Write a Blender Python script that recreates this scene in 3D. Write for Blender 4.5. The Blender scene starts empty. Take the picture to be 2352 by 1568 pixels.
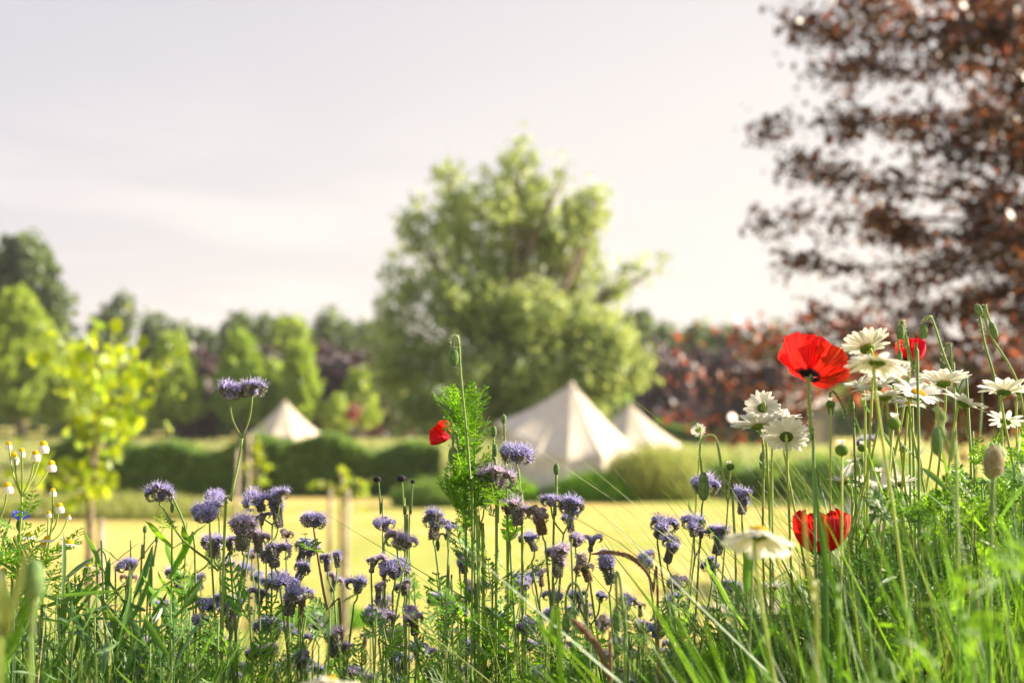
import bpy, math, random
import numpy as np
from mathutils import Vector, Matrix, Quaternion, Euler

random.seed(7)
rng = np.random.default_rng(11)
R = math.radians
S = bpy.context.scene
COL = S.collection

# ------------------------------------------------------------------ camera
CAMZ = 3.2
PITCH = R(2.42)
cam_d = bpy.data.cameras.new('camera')
cam = bpy.data.objects.new('camera', cam_d)
COL.objects.link(cam)
cam.location = (0, 0, CAMZ)
cam.rotation_euler = (R(90) + PITCH, 0, 0)
cam_d.sensor_width = 36
cam_d.lens = 50
cam_d.clip_start = 0.05
cam_d.clip_end = 3000
cam_d.dof.use_dof = True
cam_d.dof.focus_distance = 1.36
cam_d.dof.aperture_fstop = 5.4
S.camera = cam

# ------------------------------------------------------------------ light
SUN_AZ, SUN_EL = R(78), R(24)
SUN = Vector((math.sin(SUN_AZ) * math.cos(SUN_EL), math.cos(SUN_AZ) * math.cos(SUN_EL), math.sin(SUN_EL)))
ld = bpy.data.lights.new('sun', 'SUN')
ld.energy = 4.0
ld.angle = R(0.8)
ld.color = (1.0, 0.86, 0.66)
lo = bpy.data.objects.new('sun', ld)
lo.rotation_euler = SUN.to_track_quat('Z', 'Y').to_euler()
COL.objects.link(lo)

S.view_settings.view_transform = 'Standard'
S.view_settings.look = 'None'
S.view_settings.gamma = 1
S.view_settings.use_curve_mapping = False
S.view_settings.exposure = 2.05

world = bpy.data.worlds.new('World')
S.world = world
world.use_nodes = True
nt = world.node_tree
nt.nodes.clear()


def N(nt, typ, **kw):
    n = nt.nodes.new(typ)
    for k, v in kw.items():
        setattr(n, k, v)
    return n


def L(nt, a, b):
    nt.links.new(a, b)


def mth(nt, op, a, b=None, c=None, clamp=False):
    n = nt.nodes.new('ShaderNodeMath')
    n.operation = op
    n.use_clamp = clamp
    for i, v in enumerate((a, b, c)):
        if v is None:
            continue
        if isinstance(v, (int, float)):
            n.inputs[i].default_value = v
        else:
            nt.links.new(v, n.inputs[i])
    return n.outputs[0]


def mix(nt, f, a, b, blend='MIX'):
    n = nt.nodes.new('ShaderNodeMix')
    n.data_type = 'RGBA'
    n.blend_type = blend
    for s, v in ((n.inputs[0], f), (n.inputs[6], a), (n.inputs[7], b)):
        if isinstance(v, (int, float)):
            s.default_value = v
        elif isinstance(v, tuple):
            s.default_value = (v[0], v[1], v[2], 1)
        else:
            nt.links.new(v, s)
    return n.outputs[2]


def mapr(nt, v, a, b, c=0.0, d=1.0):
    n = nt.nodes.new('ShaderNodeMapRange')
    n.interpolation_type = 'SMOOTHSTEP'
    nt.links.new(v, n.inputs[0])
    for i, x in enumerate((a, b, c, d)):
        n.inputs[i + 1].default_value = x
    return n.outputs[0]


tc = N(nt, 'ShaderNodeTexCoord')
sky = N(nt, 'ShaderNodeTexSky', sky_type='NISHITA')
sky.sun_disc = False
sky.sun_elevation = SUN_EL
sky.sun_rotation = SUN_AZ
sky.air_density = 1.2
sky.dust_density = 2.0
sep = N(nt, 'ShaderNodeSeparateXYZ')
L(nt, tc.outputs['Generated'], sep.inputs[0])
dot = N(nt, 'ShaderNodeVectorMath', operation='DOT_PRODUCT')
L(nt, tc.outputs['Generated'], dot.inputs[0])
dot.inputs[1].default_value = SUN
z = sep.outputs[2]
# thin veil of cirrus: lavender grey away from the sun and overhead, cream towards the sun and the horizon
warm = mth(nt, 'ADD', mth(nt, 'MULTIPLY', dot.outputs[1 if len(dot.outputs) > 1 else 0], 0.95), mth(nt, 'MULTIPLY', z, -1.9))
f1 = mapr(nt, warm, -0.70, 0.30)
veil = mix(nt, f1, (1.66, 1.56, 1.72), (2.50, 2.28, 2.08))
high = mapr(nt, z, 0.25, 0.95)
veil = mix(nt, high, veil, (1.1, 1.3, 1.7))
den = mth(nt, 'ADD', mth(nt, 'MAXIMUM', z, 0.0), 0.12)
comb = N(nt, 'ShaderNodeCombineXYZ')
L(nt, mth(nt, 'DIVIDE', sep.outputs[0], den), comb.inputs[0])
L(nt, mth(nt, 'DIVIDE', sep.outputs[1], den), comb.inputs[1])
nz = N(nt, 'ShaderNodeTexNoise')
nz.inputs['Scale'].default_value = 1.0
nz.inputs['Detail'].default_value = 6
nz.inputs['Distortion'].default_value = 0.4
L(nt, comb.outputs[0], nz.inputs['Vector'])
cl = mapr(nt, nz.outputs[0], 0.42, 0.66)
low = mapr(nt, z, 0.24, 0.08)
cl = mth(nt, 'MULTIPLY', cl, mth(nt, 'ADD', mth(nt, 'MULTIPLY', low, 0.62), 0.06))
veil = mix(nt, cl, veil, (2.66, 2.42, 2.26))
skyc = mix(nt, 0.95, sky.outputs[0], veil)
bg = N(nt, 'ShaderNodeBackground')
bg.inputs[1].default_value = 0.1
L(nt, skyc, bg.inputs[0])
wo = N(nt, 'ShaderNodeOutputWorld')
L(nt, bg.outputs[0], wo.inputs[0])

# ------------------------------------------------------------------ helpers
CP, SP = math.cos(PITCH), math.sin(PITCH)


def W(px, py, D):
    """point seen at (px, py) of the 2352 x 1568 view, D metres in front of the camera"""
    xc = (px - 1176) / 3267 * D
    yc = -(py - 784) / 3267 * D
    return Vector((xc, D * CP - yc * SP, CAMZ + D * SP + yc * CP))


def sst(t):
    t = np.clip(t, 0, 1)
    return t * t * (3 - 2 * t)


def gz(x, y):
    """terrain height: a flowery bank under the camera falling to a flat field"""
    x = np.asarray(x, float)
    y = np.asarray(y, float)
    b = 2.3 * (1 - sst((y - 2.7 - 0.25 * np.sin(x * 0.5)) / 6.0))
    b = b + 0.02 * np.sin(x * 3.1 + 1) * np.cos(y * 2.7) + 0.05 * np.sin(x * 0.21) * np.sin(y * 0.17)
    return b


def g(x, y):
    return float(gz(x, y))


def leaf_mat(name, col, trans, tfac=0.45, rough=0.5, var=0.25, spec=0.35, noise=0.0, veins=False, base=None):
    """foliage / petal: diffuse + translucent + thin gloss, tint varies per leaf"""
    m = bpy.data.materials.new(name)
    m.use_nodes = True
    t = m.node_tree
    t.nodes.clear()
    geo = N(t, 'ShaderNodeNewGeometry')
    oi = N(t, 'ShaderNodeObjectInfo')
    rnd = mth(t, 'FRACT', mth(t, 'ADD', geo.outputs['Random Per Island'], oi.outputs['Random']))
    val = mth(t, 'ADD', mth(t, 'MULTIPLY', rnd, 2 * var), 1 - var)
    hsv = N(t, 'ShaderNodeHueSaturation')
    hsv.inputs['Color'].default_value = (*col, 1)
    L(t, val, hsv.inputs['Value'])
    L(t, mth(t, 'ADD', mth(t, 'MULTIPLY', oi.outputs['Random'], 0.03), 0.485), hsv.inputs['Hue'])
    hs2 = N(t, 'ShaderNodeHueSaturation')
    hs2.inputs['Color'].default_value = (*trans, 1)
    L(t, val, hs2.inputs['Value'])
    c1, c2 = hsv.outputs[0], hs2.outputs[0]
    if noise:
        tx = N(t, 'ShaderNodeTexCoord')
        nn = N(t, 'ShaderNodeTexNoise')
        nn.inputs['Scale'].default_value = noise
        nn.inputs['Detail'].default_value = 4
        L(t, tx.outputs['Object'], nn.inputs['Vector'])
        k = mapr(t, nn.outputs[0], 0.3, 0.7, 0.75, 1.15)
        vm = N(t, 'ShaderNodeVectorMath', operation='SCALE')
        L(t, c1, vm.inputs[0]); L(t, k, vm.inputs['Scale'])
        c1 = vm.outputs[0]
    if base:
        c1, c2 = base(t, c1, c2)
    d = N(t, 'ShaderNodeBsdfDiffuse')
    L(t, c1, d.inputs[0])
    tr = N(t, 'ShaderNodeBsdfTranslucent')
    L(t, c2, tr.inputs[0])
    ms = N(t, 'ShaderNodeMixShader')
    ms.inputs[0].default_value = tfac
    L(t, d.outputs[0], ms.inputs[1]); L(t, tr.outputs[0], ms.inputs[2])
    gl = N(t, 'ShaderNodeBsdfGlossy')
    gl.inputs['Roughness'].default_value = min(.85, rough + .18)
    gl.inputs[0].default_value = (1, 1, 1, 1)
    fr = N(t, 'ShaderNodeFresnel')
    fr.inputs[0].default_value = 1.35
    m2 = N(t, 'ShaderNodeMixShader')
    L(t, mth(t, 'MULTIPLY', mth(t, 'MINIMUM', fr.outputs[0], 0.25), spec), m2.inputs[0])
    L(t, ms.outputs[0], m2.inputs[1]); L(t, gl.outputs[0], m2.inputs[2])
    o = N(t, 'ShaderNodeOutputMaterial')
    L(t, m2.outputs[0], o.inputs[0])
    return m


def solid_mat(name, col, rough=0.8, scale=8.0, var=0.25, bump=0.0, col2=None):
    m = bpy.data.materials.new(name)
    m.use_nodes = True
    t = m.node_tree
    b = t.nodes['Principled BSDF']
    b.inputs['Roughness'].default_value = rough
    b.inputs['Specular IOR Level'].default_value = 0.3
    tx = N(t, 'ShaderNodeTexCoord')
    nn = N(t, 'ShaderNodeTexNoise')
    nn.inputs['Scale'].default_value = scale
    nn.inputs['Detail'].default_value = 5
    L(t, tx.outputs['Object'], nn.inputs['Vector'])
    c2 = col2 or tuple(c * (1 - var) for c in col)
    L(t, mix(t, mapr(t, nn.outputs[0], 0.35, 0.65), tuple(c * (1 + var * .4) for c in col), c2), b.inputs['Base Color'])
    if bump:
        bp = N(t, 'ShaderNodeBump')
        bp.inputs['Strength'].default_value = bump
        L(t, nn.outputs[0], bp.inputs['Height'])
        L(t, bp.outputs[0], b.inputs['Normal'])
    return m


class MB:
    def __init__(s):
        s.v = []; s.f = []; s.m = []; s.n = 0

    def add(s, verts, faces, mi=0):
        verts = np.asarray(verts, float).reshape(-1, 3)
        s.v.append(verts)
        n = s.n
        if isinstance(mi, int):
            s.f += [tuple(i + n for i in f) for f in faces]
            s.m += [mi] * len(faces)
        else:
            s.f += [tuple(i + n for i in f) for f in faces]
            s.m += list(mi)
        s.n += len(verts)

    def tube(s, pts, rad, k=5, mi=0, cap=True):
        pts = [Vector(p) for p in pts]
        n = len(pts)
        if isinstance(rad, (int, float)):
            rad = [rad] * n
        vs, fs = [], []
        ref = None
        for i, p in enumerate(pts):
            t = (pts[min(i + 1, n - 1)] - pts[max(i - 1, 0)])
            t = t.normalized() if t.length > 1e-9 else Vector((0, 0, 1))
            if ref is None:
                ref = t.orthogonal().normalized()
            ref = (ref - t * ref.dot(t))
            ref = ref.normalized() if ref.length > 1e-6 else t.orthogonal().normalized()
            b = t.cross(ref)
            for j in range(k):
                a = 2 * math.pi * j / k
                vs.append(p + (ref * math.cos(a) + b * math.sin(a)) * rad[i])
        for i in range(n - 1):
            for j in range(k):
                fs.append((i * k + j, i * k + (j + 1) % k, (i + 1) * k + (j + 1) % k, (i + 1) * k + j))
        if cap:
            fs.append(tuple(range(k))[::-1])
            fs.append(tuple((n - 1) * k + j for j in range(k)))
        s.add([tuple(v) for v in vs], fs, mi)

    def ribbon(s, pts, wid, side, mi=0, fold=0.0, up=None):
        """flat or V-folded strip along pts; side = width direction"""
        pts = [Vector(p) for p in pts]
        vs, fs = [], []
        n = len(pts)
        for i, p in enumerate(pts):
            t = (pts[min(i + 1, n - 1)] - pts[max(i - 1, 0)]).normalized()
            sd = Vector(side) - t * Vector(side).dot(t)
            sd = sd.normalized() if sd.length > 1e-6 else t.orthogonal().normalized()
            nm = t.cross(sd)
            w = wid[i]
            if fold:
                vs += [p - sd * w + nm * w * fold, p, p + sd * w + nm * w * fold]
            else:
                vs += [p - sd * w, p + sd * w]
        k = 3 if fold else 2
        for i in range(n - 1):
            for j in range(k - 1):
                fs.append((i * k + j, i * k + j + 1, (i + 1) * k + j + 1, (i + 1) * k + j))
        s.add([tuple(v) for v in vs], fs, mi)

    def ellipsoid(s, c, rx, ry, rz, seg=10, rings=7, mi=0, mat=None, prof=None):
        vs, fs = [], []
        for i in range(rings + 1):
            ph = math.pi * i / rings
            for j in range(seg):
                a = 2 * math.pi * j / seg
                q = prof(i / rings) if prof else math.sin(ph)
                v = Vector((rx * q * math.cos(a), ry * q * math.sin(a), -rz * math.cos(ph)))
                if mat is not None:
                    v = mat @ v
                vs.append(v + Vector(c))
        for i in range(rings):
            for j in range(seg):
                fs.append((i * seg + j, i * seg + (j + 1) % seg, (i + 1) * seg + (j + 1) % seg, (i + 1) * seg + j))
        s.add([tuple(v) for v in vs], fs, mi)

    def box(s, c, sx, sy, sz, rot=None, mi=0):
        vs = []
        for a in (-1, 1):
            for b in (-1, 1):
                for d in (-1, 1):
                    v = Vector((a * sx / 2, b * sy / 2, d * sz / 2))
                    if rot:
                        v.rotate(rot)
                    vs.append(tuple(v + Vector(c)))
        s.add(vs, [(0, 1, 3, 2), (4, 6, 7, 5), (0, 4, 5, 1), (2, 3, 7, 6), (0, 2, 6, 4), (1, 5, 7, 3)], mi)

    def stamp(s, other, M):
        """other = (verts ndarray, faces, midx)"""
        V = other[0] @ np.array(M.to_3x3()).T + np.array(M.translation)
        s.add(V, other[1], other[2])

    def data(s):
        return (np.vstack(s.v), s.f, s.m)

    def mesh(s, name, mats, smooth=True):
        me = bpy.data.meshes.new(name)
        v = np.vstack(s.v) if s.v else np.zeros((0, 3))
        me.from_pydata(v.tolist(), [], s.f)
        for m in (mats if isinstance(mats, (list, tuple)) else [mats]):
            me.materials.append(m)
        if len(me.materials) > 1:
            me.polygons.foreach_set('material_index', s.m)
        if smooth:
            me.polygons.foreach_set('use_smooth', [True] * len(s.f))
        return me


def quads_mesh(name, V, mat, smooth=False):
    """V: (n,4,3) quads -> mesh"""
    n = len(V)
    me = bpy.data.meshes.new(name)
    me.vertices.add(n * 4)
    me.vertices.foreach_set('co', V.reshape(-1))
    me.loops.add(n * 4)
    me.loops.foreach_set('vertex_index', np.arange(n * 4))
    me.polygons.add(n)
    me.polygons.foreach_set('loop_start', np.arange(n) * 4)
    me.polygons.foreach_set('loop_total', np.full(n, 4))
    me.materials.append(mat)
    me.update()
    return me


def link(o, parent=None):
    COL.objects.link(o)
    if parent:
        o.parent = parent
    return o


def ob(name, me, parent=None, M=None, stuff=False, label=None):
    o = bpy.data.objects.new(name, me)
    if M is not None:
        o.matrix_basis = M
    link(o, parent)
    if stuff:
        o['kind'] = 'stuff'
    if label:
        o['label'] = label
    return o


def thing(name, loc, label, cat, group=None):
    o = bpy.data.objects.new(name, None)
    o.empty_display_size = 0.05
    o.location = loc
    link(o)
    o['label'] = label
    o['category'] = cat
    if group:
        o['group'] = group
    return o


def frame(pos, zdir, roll=0.0, sc=1.0):
    q = Vector(zdir).normalized().to_track_quat('Z', 'Y')
    return Matrix.Translation(Vector(pos)) @ q.to_matrix().to_4x4() @ Matrix.Rotation(roll, 4, 'Z') @ Matrix.Scale(sc, 4)


def bez(pts, n=12):
    """Catmull-Rom through the points"""
    P = [Vector(p) for p in pts]
    if len(P) == 2:
        return [P[0].lerp(P[1], i / n) for i in range(n + 1)]
    P = [P[0] * 2 - P[1]] + P + [P[-1] * 2 - P[-2]]
    out = []
    segs = len(P) - 3
    per = max(2, n // segs)
    for i in range(segs):
        a, b, c, d = P[i:i + 4]
        for k in range(per):
            t = k / per
            out.append(0.5 * ((2 * b) + (c - a) * t + (2 * a - 5 * b + 4 * c - d) * t * t + (3 * b - a - 3 * c + d) * t ** 3))
    out.append(P[-2])
    return out


U = random.uniform

# ------------------------------------------------------------------ materials
M_stem = leaf_mat('stem_green', (0.20, 0.30, 0.09), (0.30, 0.42, 0.08), 0.25, 0.5, 0.2, 0.4)
M_stemr = leaf_mat('stem_reddish', (0.22, 0.15, 0.09), (0.30, 0.18, 0.08), 0.2, 0.5, 0.2, 0.4)
M_stemy = leaf_mat('stem_yellow_green', (0.30, 0.38, 0.08), (0.45, 0.55, 0.08), 0.3, 0.45, 0.15, 0.5)
M_leaf = leaf_mat('herb_leaf', (0.10, 0.21, 0.035), (0.26, 0.50, 0.02), 0.5, 0.45, 0.35, 0.35)
M_leafb = leaf_mat('bright_leaf', (0.12, 0.28, 0.02), (0.28, 0.55, 0.015), 0.5, 0.45, 0.35, 0.3)
M_leafg = leaf_mat('mid_green_leaf', (0.10, 0.22, 0.025), (0.26, 0.48, 0.02), 0.5, 0.5, 0.4, 0.3)
M_leafd = leaf_mat('dull_grey_green_leaf', (0.075, 0.16, 0.045), (0.17, 0.36, 0.03), 0.42, 0.45, 0.3, 0.4)
M_grass = leaf_mat('meadow_grass', (0.10, 0.22, 0.03), (0.26, 0.50, 0.02), 0.5, 0.4, 0.45, 0.3)
M_pviol = leaf_mat('phacelia_violet', (0.36, 0.335, 0.62), (0.47, 0.44, 0.74), 0.42, 0.6, 0.4, 0.2)
M_ppink = leaf_mat('phacelia_lilac_pink', (0.56, 0.44, 0.60), (0.66, 0.50, 0.64), 0.4, 0.6, 0.25, 0.2)
M_pfade = leaf_mat('phacelia_faded', (0.36, 0.28, 0.30), (0.42, 0.30, 0.30), 0.35, 0.6, 0.3, 0.2)
M_stamen = leaf_mat('phacelia_stamens', (0.54, 0.50, 0.74), (0.60, 0.55, 0.80), 0.4, 0.6, 0.2, 0.2)
M_calyx = leaf_mat('phacelia_calyx', (0.18, 0.17, 0.16), (0.30, 0.28, 0.22), 0.3, 0.6, 0.4, 0.3)
M_calyxb = leaf_mat('phacelia_calyx_brown', (0.24, 0.17, 0.11), (0.36, 0.25, 0.14), 0.3, 0.6, 0.4, 0.3)
M_hair = leaf_mat('plant_hairs', (0.5, 0.5, 0.4), (0.7, 0.7, 0.5), 0.5, 0.5, 0.1, 0.3)
M_white = leaf_mat('daisy_petal', (0.80, 0.78, 0.74), (0.80, 0.78, 0.70), 0.42, 0.5, 0.05, 0.2)
M_disc = leaf_mat('daisy_yellow_disc', (0.72, 0.46, 0.02), (0.5, 0.3, 0.02), 0.05, 0.7, 0.15, 0.2, noise=900)
M_invol = leaf_mat('daisy_green_cup', (0.10, 0.17, 0.03), (0.16, 0.26, 0.03), 0.15, 0.6, 0.25, 0.3, noise=600)
M_bud = leaf_mat('poppy_bud', (0.12, 0.20, 0.07), (0.2, 0.32, 0.07), 0.15, 0.5, 0.15, 0.3, noise=300)
M_budb = leaf_mat('brown_poppy_bud', (0.27, 0.22, 0.13), (0.3, 0.25, 0.12), 0.15, 0.6, 0.15, 0.3, noise=300)
M_dark = leaf_mat('dark_seed_head', (0.03, 0.022, 0.035), (0.04, 0.03, 0.03), 0.1, 0.6, 0.3, 0.3, noise=400)
M_seedg = leaf_mat('brown_seed_spike', (0.22, 0.12, 0.09), (0.35, 0.18, 0.12), 0.3, 0.6, 0.3, 0.3)
M_blue = leaf_mat('cornflower_blue', (0.06, 0.09, 0.62), (0.08, 0.12, 0.8), 0.4, 0.5, 0.2, 0.2)


def poppy_base(t, c1, c2):
    tx = N(t, 'ShaderNodeTexCoord')
    ln = N(t, 'ShaderNodeVectorMath', operation='LENGTH')
    L(t, tx.outputs['Object'], ln.inputs[0])
    k = mapr(t, ln.outputs['Value'], 0.0075, 0.0125)
    nn = N(t, 'ShaderNodeTexNoise')
    nn.inputs['Scale'].default_value = 160
    nn.inputs['Detail'].default_value = 3
    L(t, tx.outputs['Object'], nn.inputs['Vector'])
    v = mapr(t, nn.outputs[0], 0.3, 0.7, 0.8, 1.1)
    vm = N(t, 'ShaderNodeVectorMath', operation='SCALE')
    L(t, c1, vm.inputs[0]); L(t, v, vm.inputs['Scale'])
    w = N(t, 'ShaderNodeTexNoise')
    w.inputs['Scale'].default_value = 1.0
    w.inputs['Detail'].default_value = 2
    sp = N(t, 'ShaderNodeSeparateXYZ'); L(t, tx.outputs['Object'], sp.inputs[0])
    an = mth(t, 'ARCTAN2', sp.outputs[1], sp.outputs[0])
    cb_ = N(t, 'ShaderNodeCombineXYZ'); L(t, mth(t, 'MULTIPLY', an, 26.0), cb_.inputs[0]); L(t, mth(t, 'MULTIPLY', ln.outputs['Value'], 60.0), cb_.inputs[1])
    L(t, cb_.outputs[0], w.inputs['Vector'])
    vein = mapr(t, w.outputs[0], 0.35, 0.65, 0.72, 1.12)
    v1 = N(t, 'ShaderNodeVectorMath', operation='SCALE'); L(t, vm.outputs[0], v1.inputs[0]); L(t, vein, v1.inputs['Scale'])
    v2 = N(t, 'ShaderNodeVectorMath', operation='SCALE'); L(t, c2, v2.inputs[0]); L(t, vein, v2.inputs['Scale'])
    return mix(t, k, (0.012, 0.008, 0.014), v1.outputs[0]), mix(t, k, (0.01, 0.004, 0.01), v2.outputs[0])


M_poppy = leaf_mat('poppy_petal', (0.56, 0.008, 0.010), (0.80, 0.018, 0.012), 0.5, 0.4, 0.12, 0.3, base=poppy_base)
M_yleaf = leaf_mat('yellow_maple_leaf', (0.22, 0.35, 0.02), (0.50, 0.58, 0.02), 0.5, 0.4, 0.5, 0.3)
M_bark = solid_mat('grey_bark', (0.20, 0.16, 0.12), 0.9, 14, 0.4, 0.4)
M_stake = solid_mat('weathered_stake_wood', (0.42, 0.34, 0.26), 0.85, 10, 0.3, 0.2)
M_beech = leaf_mat('copper_beech_leaf', (0.034, 0.018, 0.022), (0.30, 0.10, 0.03), 0.26, 0.34, 0.7, .6)
M_beechr = leaf_mat('red_sunlit_leaf', (0.28, 0.078, 0.055), (0.52, 0.15, 0.075), 0.42, 0.34, 0.4, .8)  # on the beech, sunlight put into the leaf colour; the shrub's own red
M_beechbark = solid_mat('beech_bark', (0.07, 0.06, 0.055), 0.9, 10, 0.3, 0.3)
M_willow = leaf_mat('willow_leaf', (0.23, 0.30, 0.12), (0.48, 0.56, 0.15), 0.52, 0.45, 0.3, 0.4)
M_lime = leaf_mat('lime_green_leaf', (0.25, 0.36, 0.045), (0.48, 0.62, 0.05), 0.45, 0.5, 0.22, 0.3)
M_tree = leaf_mat('woodland_leaf', (0.085, 0.135, 0.05), (0.20, 0.28, 0.07), 0.42, 0.5, 0.3, 0.4)
M_treeb = leaf_mat('bluish_poplar_leaf', (0.11, 0.15, 0.085), (0.2, 0.26, 0.1), 0.4, 0.5, 0.3, 0.4)
M_purple = leaf_mat('purple_beech_leaf', (0.06, 0.036, 0.05), (0.12, 0.05, 0.06), 0.3, 0.5, 0.4, 0.6)
M_hedge = leaf_mat('hedge_leaf', (0.12, 0.22, 0.055), (0.26, 0.42, 0.05), 0.48, 0.5, 0.3, 0.3)
M_tall = leaf_mat('tall_grass', (0.26, 0.30, 0.08), (0.45, 0.5, 0.12), 0.45, 0.5, 0.3, 0.3)
M_meadow = leaf_mat('far_meadow_grass', (0.30, 0.33, 0.12), (0.45, 0.5, 0.15), 0.4, 0.5, 0.3, 0.3)


def canvas_mat(name, col):
    m = bpy.data.materials.new(name)
    m.use_nodes = True
    t = m.node_tree
    t.nodes.clear()
    tx = N(t, 'ShaderNodeTexCoord')
    nn = N(t, 'ShaderNodeTexNoise')
    nn.inputs['Scale'].default_value = 2.2
    nn.inputs['Detail'].default_value = 6
    L(t, tx.outputs['Object'], nn.inputs['Vector'])
    c = mix(t, mapr(t, nn.outputs[0], 0.3, 0.7), col, tuple(x * 0.86 for x in col))
    d = N(t, 'ShaderNodeBsdfDiffuse'); L(t, c, d.inputs[0])
    tr = N(t, 'ShaderNodeBsdfTranslucent'); L(t, c, tr.inputs[0])
    bp = N(t, 'ShaderNodeBump'); bp.inputs['Strength'].default_value = 0.3
    L(t, nn.outputs[0], bp.inputs['Height']); L(t, bp.outputs[0], d.inputs['Normal'])
    ms = N(t, 'ShaderNodeMixShader'); ms.inputs[0].default_value = 0.14
    L(t, d.outputs[0], ms.inputs[1]); L(t, tr.outputs[0], ms.inputs[2])
    o = N(t, 'ShaderNodeOutputMaterial'); L(t, ms.outputs[0], o.inputs[0])
    return m


M_canvas = canvas_mat('cream_canvas', (0.76, 0.67, 0.54))
M_canvasw = canvas_mat('white_canvas', (0.78, 0.70, 0.60))
M_rope = solid_mat('rope', (0.6, 0.55, 0.45), 0.9, 30, 0.2)
M_deck = solid_mat('grey_deck_wood', (0.33, 0.34, 0.38), 0.8, 6, 0.3)
M_mesh = solid_mat('dark_vent', (0.15, 0.13, 0.12), 0.9, 6, 0.3)
M_hutw = solid_mat('hut_wall', (0.22, 0.21, 0.20), 0.9, 4, 0.3)
M_hutr = solid_mat('hut_roof', (0.62, 0.55, 0.44), 0.7, 4, 0.15)

# ------------------------------------------------------------------ ground
gm = bpy.data.materials.new('mown_field')
gm.use_nodes = True
t = gm.node_tree
b = t.nodes['Principled BSDF']
b.inputs['Roughness'].default_value = 0.95
b.inputs['Specular IOR Level'].default_value = 0.1
tx = N(t, 'ShaderNodeTexCoord')
mp = N(t, 'ShaderNodeMapping')
mp.inputs['Scale'].default_value = (0.10, 0.42, 1)
mp.inputs['Rotation'].default_value = (0, 0, R(6))
L(t, tx.outputs['Object'], mp.inputs['Vector'])
n1 = N(t, 'ShaderNodeTexNoise'); n1.inputs['Scale'].default_value = 1.0; n1.inputs['Detail'].default_value = 5
L(t, mp.outputs[0], n1.inputs['Vector'])
n2 = N(t, 'ShaderNodeTexNoise'); n2.inputs['Scale'].default_value = 3.0; n2.inputs['Detail'].default_value = 8
L(t, tx.outputs['Object'], n2.inputs['Vector'])
n3 = N(t, 'ShaderNodeTexNoise'); n3.inputs['Scale'].default_value = 60.0; n3.inputs['Detail'].default_value = 4
L(t, tx.outputs['Object'], n3.inputs['Vector'])
c = mix(t, mapr(t, n1.outputs[0], 0.40, 0.58), (0.70, 0.50, 0.175), (0.40, 0.43, 0.10))  # green patches: grass tone plus dappled shade strips put into the colour
c = mix(t, mapr(t, n2.outputs[0], 0.47, 0.70, 0, 0.6), c, (0.42, 0.42, 0.07))
c = mix(t, mapr(t, n3.outputs[0], 0.35, 0.65, 0, 0.3), c, (0.32, 0.28, 0.09))
L(t, c, b.inputs['Base Color'])
bp = N(t, 'ShaderNodeBump'); bp.inputs['Strength'].default_value = 0.5; bp.inputs['Distance'].default_value = 0.05
L(t, n3.outputs[0], bp.inputs['Height']); L(t, bp.outputs[0], b.inputs['Normal'])

xs = np.concatenate([-np.geomspace(900, 8, 22), np.linspace(-7, 7, 60), np.geomspace(8, 900, 22)])
ys = np.concatenate([-np.geomspace(300, 3, 10), np.linspace(-2, 12, 60), np.geomspace(13, 1600, 34)])
X, Y = np.meshgrid(xs, ys)
Z = gz(X, Y)
V = np.stack([X, Y, Z], -1).reshape(-1, 3)
nx, ny = len(xs), len(ys)
F = [(j * nx + i, j * nx + i + 1, (j + 1) * nx + i + 1, (j + 1) * nx + i) for j in range(ny - 1) for i in range(nx - 1)]
me = bpy.data.meshes.new('ground')
me.from_pydata(V.tolist(), [], F)
me.materials.append(gm)
me.polygons.foreach_set('use_smooth', [True] * len(F))
go = ob('ground', me)
go['kind'] = 'structure'

# pale gravel path crossing the field beside the small tent
M_path = solid_mat('pale_gravel', (0.62, 0.50, 0.42), 0.95, 12, 0.2, 0.3)
mb = MB()
pl = bez([(4.2, 21.0, 0), (6.2, 23.6, 0), (8.0, 24.2, 0), (11, 23.2, 0), (18, 22, 0), (34, 21, 0)], 30)
rows = []
for i, p in enumerate(pl):
    tdir = (pl[min(i + 1, len(pl) - 1)] - pl[max(i - 1, 0)]).normalized()
    sd = Vector((-tdir.y, tdir.x, 0))
    w = 1.5 + 0.25 * math.sin(i * 1.3)
    for s_ in (-1, 0, 1):
        q = p + sd * w * s_
        rows.append((q.x, q.y, g(q.x, q.y) + 0.03 + (0.02 if s_ == 0 else 0)))
fs = []
for i in range(len(pl) - 1):
    for j in range(2):
        fs.append((i * 3 + j, i * 3 + j + 1, (i + 1) * 3 + j + 1, (i + 1) * 3 + j))
mb.add(rows, fs)
o = ob('path', mb.mesh('path', M_path))
o['kind'] = 'structure'

# ------------------------------------------------------------------ foliage clouds


def leafcloud(P, size, stretch=1.7, bias=None, jit=0.4):
    """P (n,3) centres -> (n,4,3) kite shaped leaves with random orientation"""
    n = len(P)
    a = rng.normal(size=(n, 3))
    if bias is not None:
        a = a * 0.6 + np.asarray(bias)
    a /= np.linalg.norm(a, axis=1)[:, None]
    b = rng.normal(size=(n, 3))
    b -= a * (a * b).sum(1)[:, None]
    b /= np.linalg.norm(b, axis=1)[:, None] + 1e-9
    s = size * (1 + jit * rng.uniform(-1, 1, n))
    a = a * (s * stretch / 2)[:, None]
    b = b * (s / 2)[:, None]
    return np.stack([P - a, P - a * .1 + b, P + a, P - a * .1 - b], 1)


def blob_points(c, r, n, shell=0.55):
    d = rng.normal(size=(n, 3))
    d /= np.linalg.norm(d, axis=1)[:, None]
    rad = (shell + (1 - shell) * rng.uniform(0, 1, n)) ** 0.8
    rad = np.where(rng.uniform(0, 1, n) < 0.25, rng.uniform(0, 1, n) ** .5, rad)
    return np.asarray(c) + d * rad[:, None] * np.asarray(r)


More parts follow.
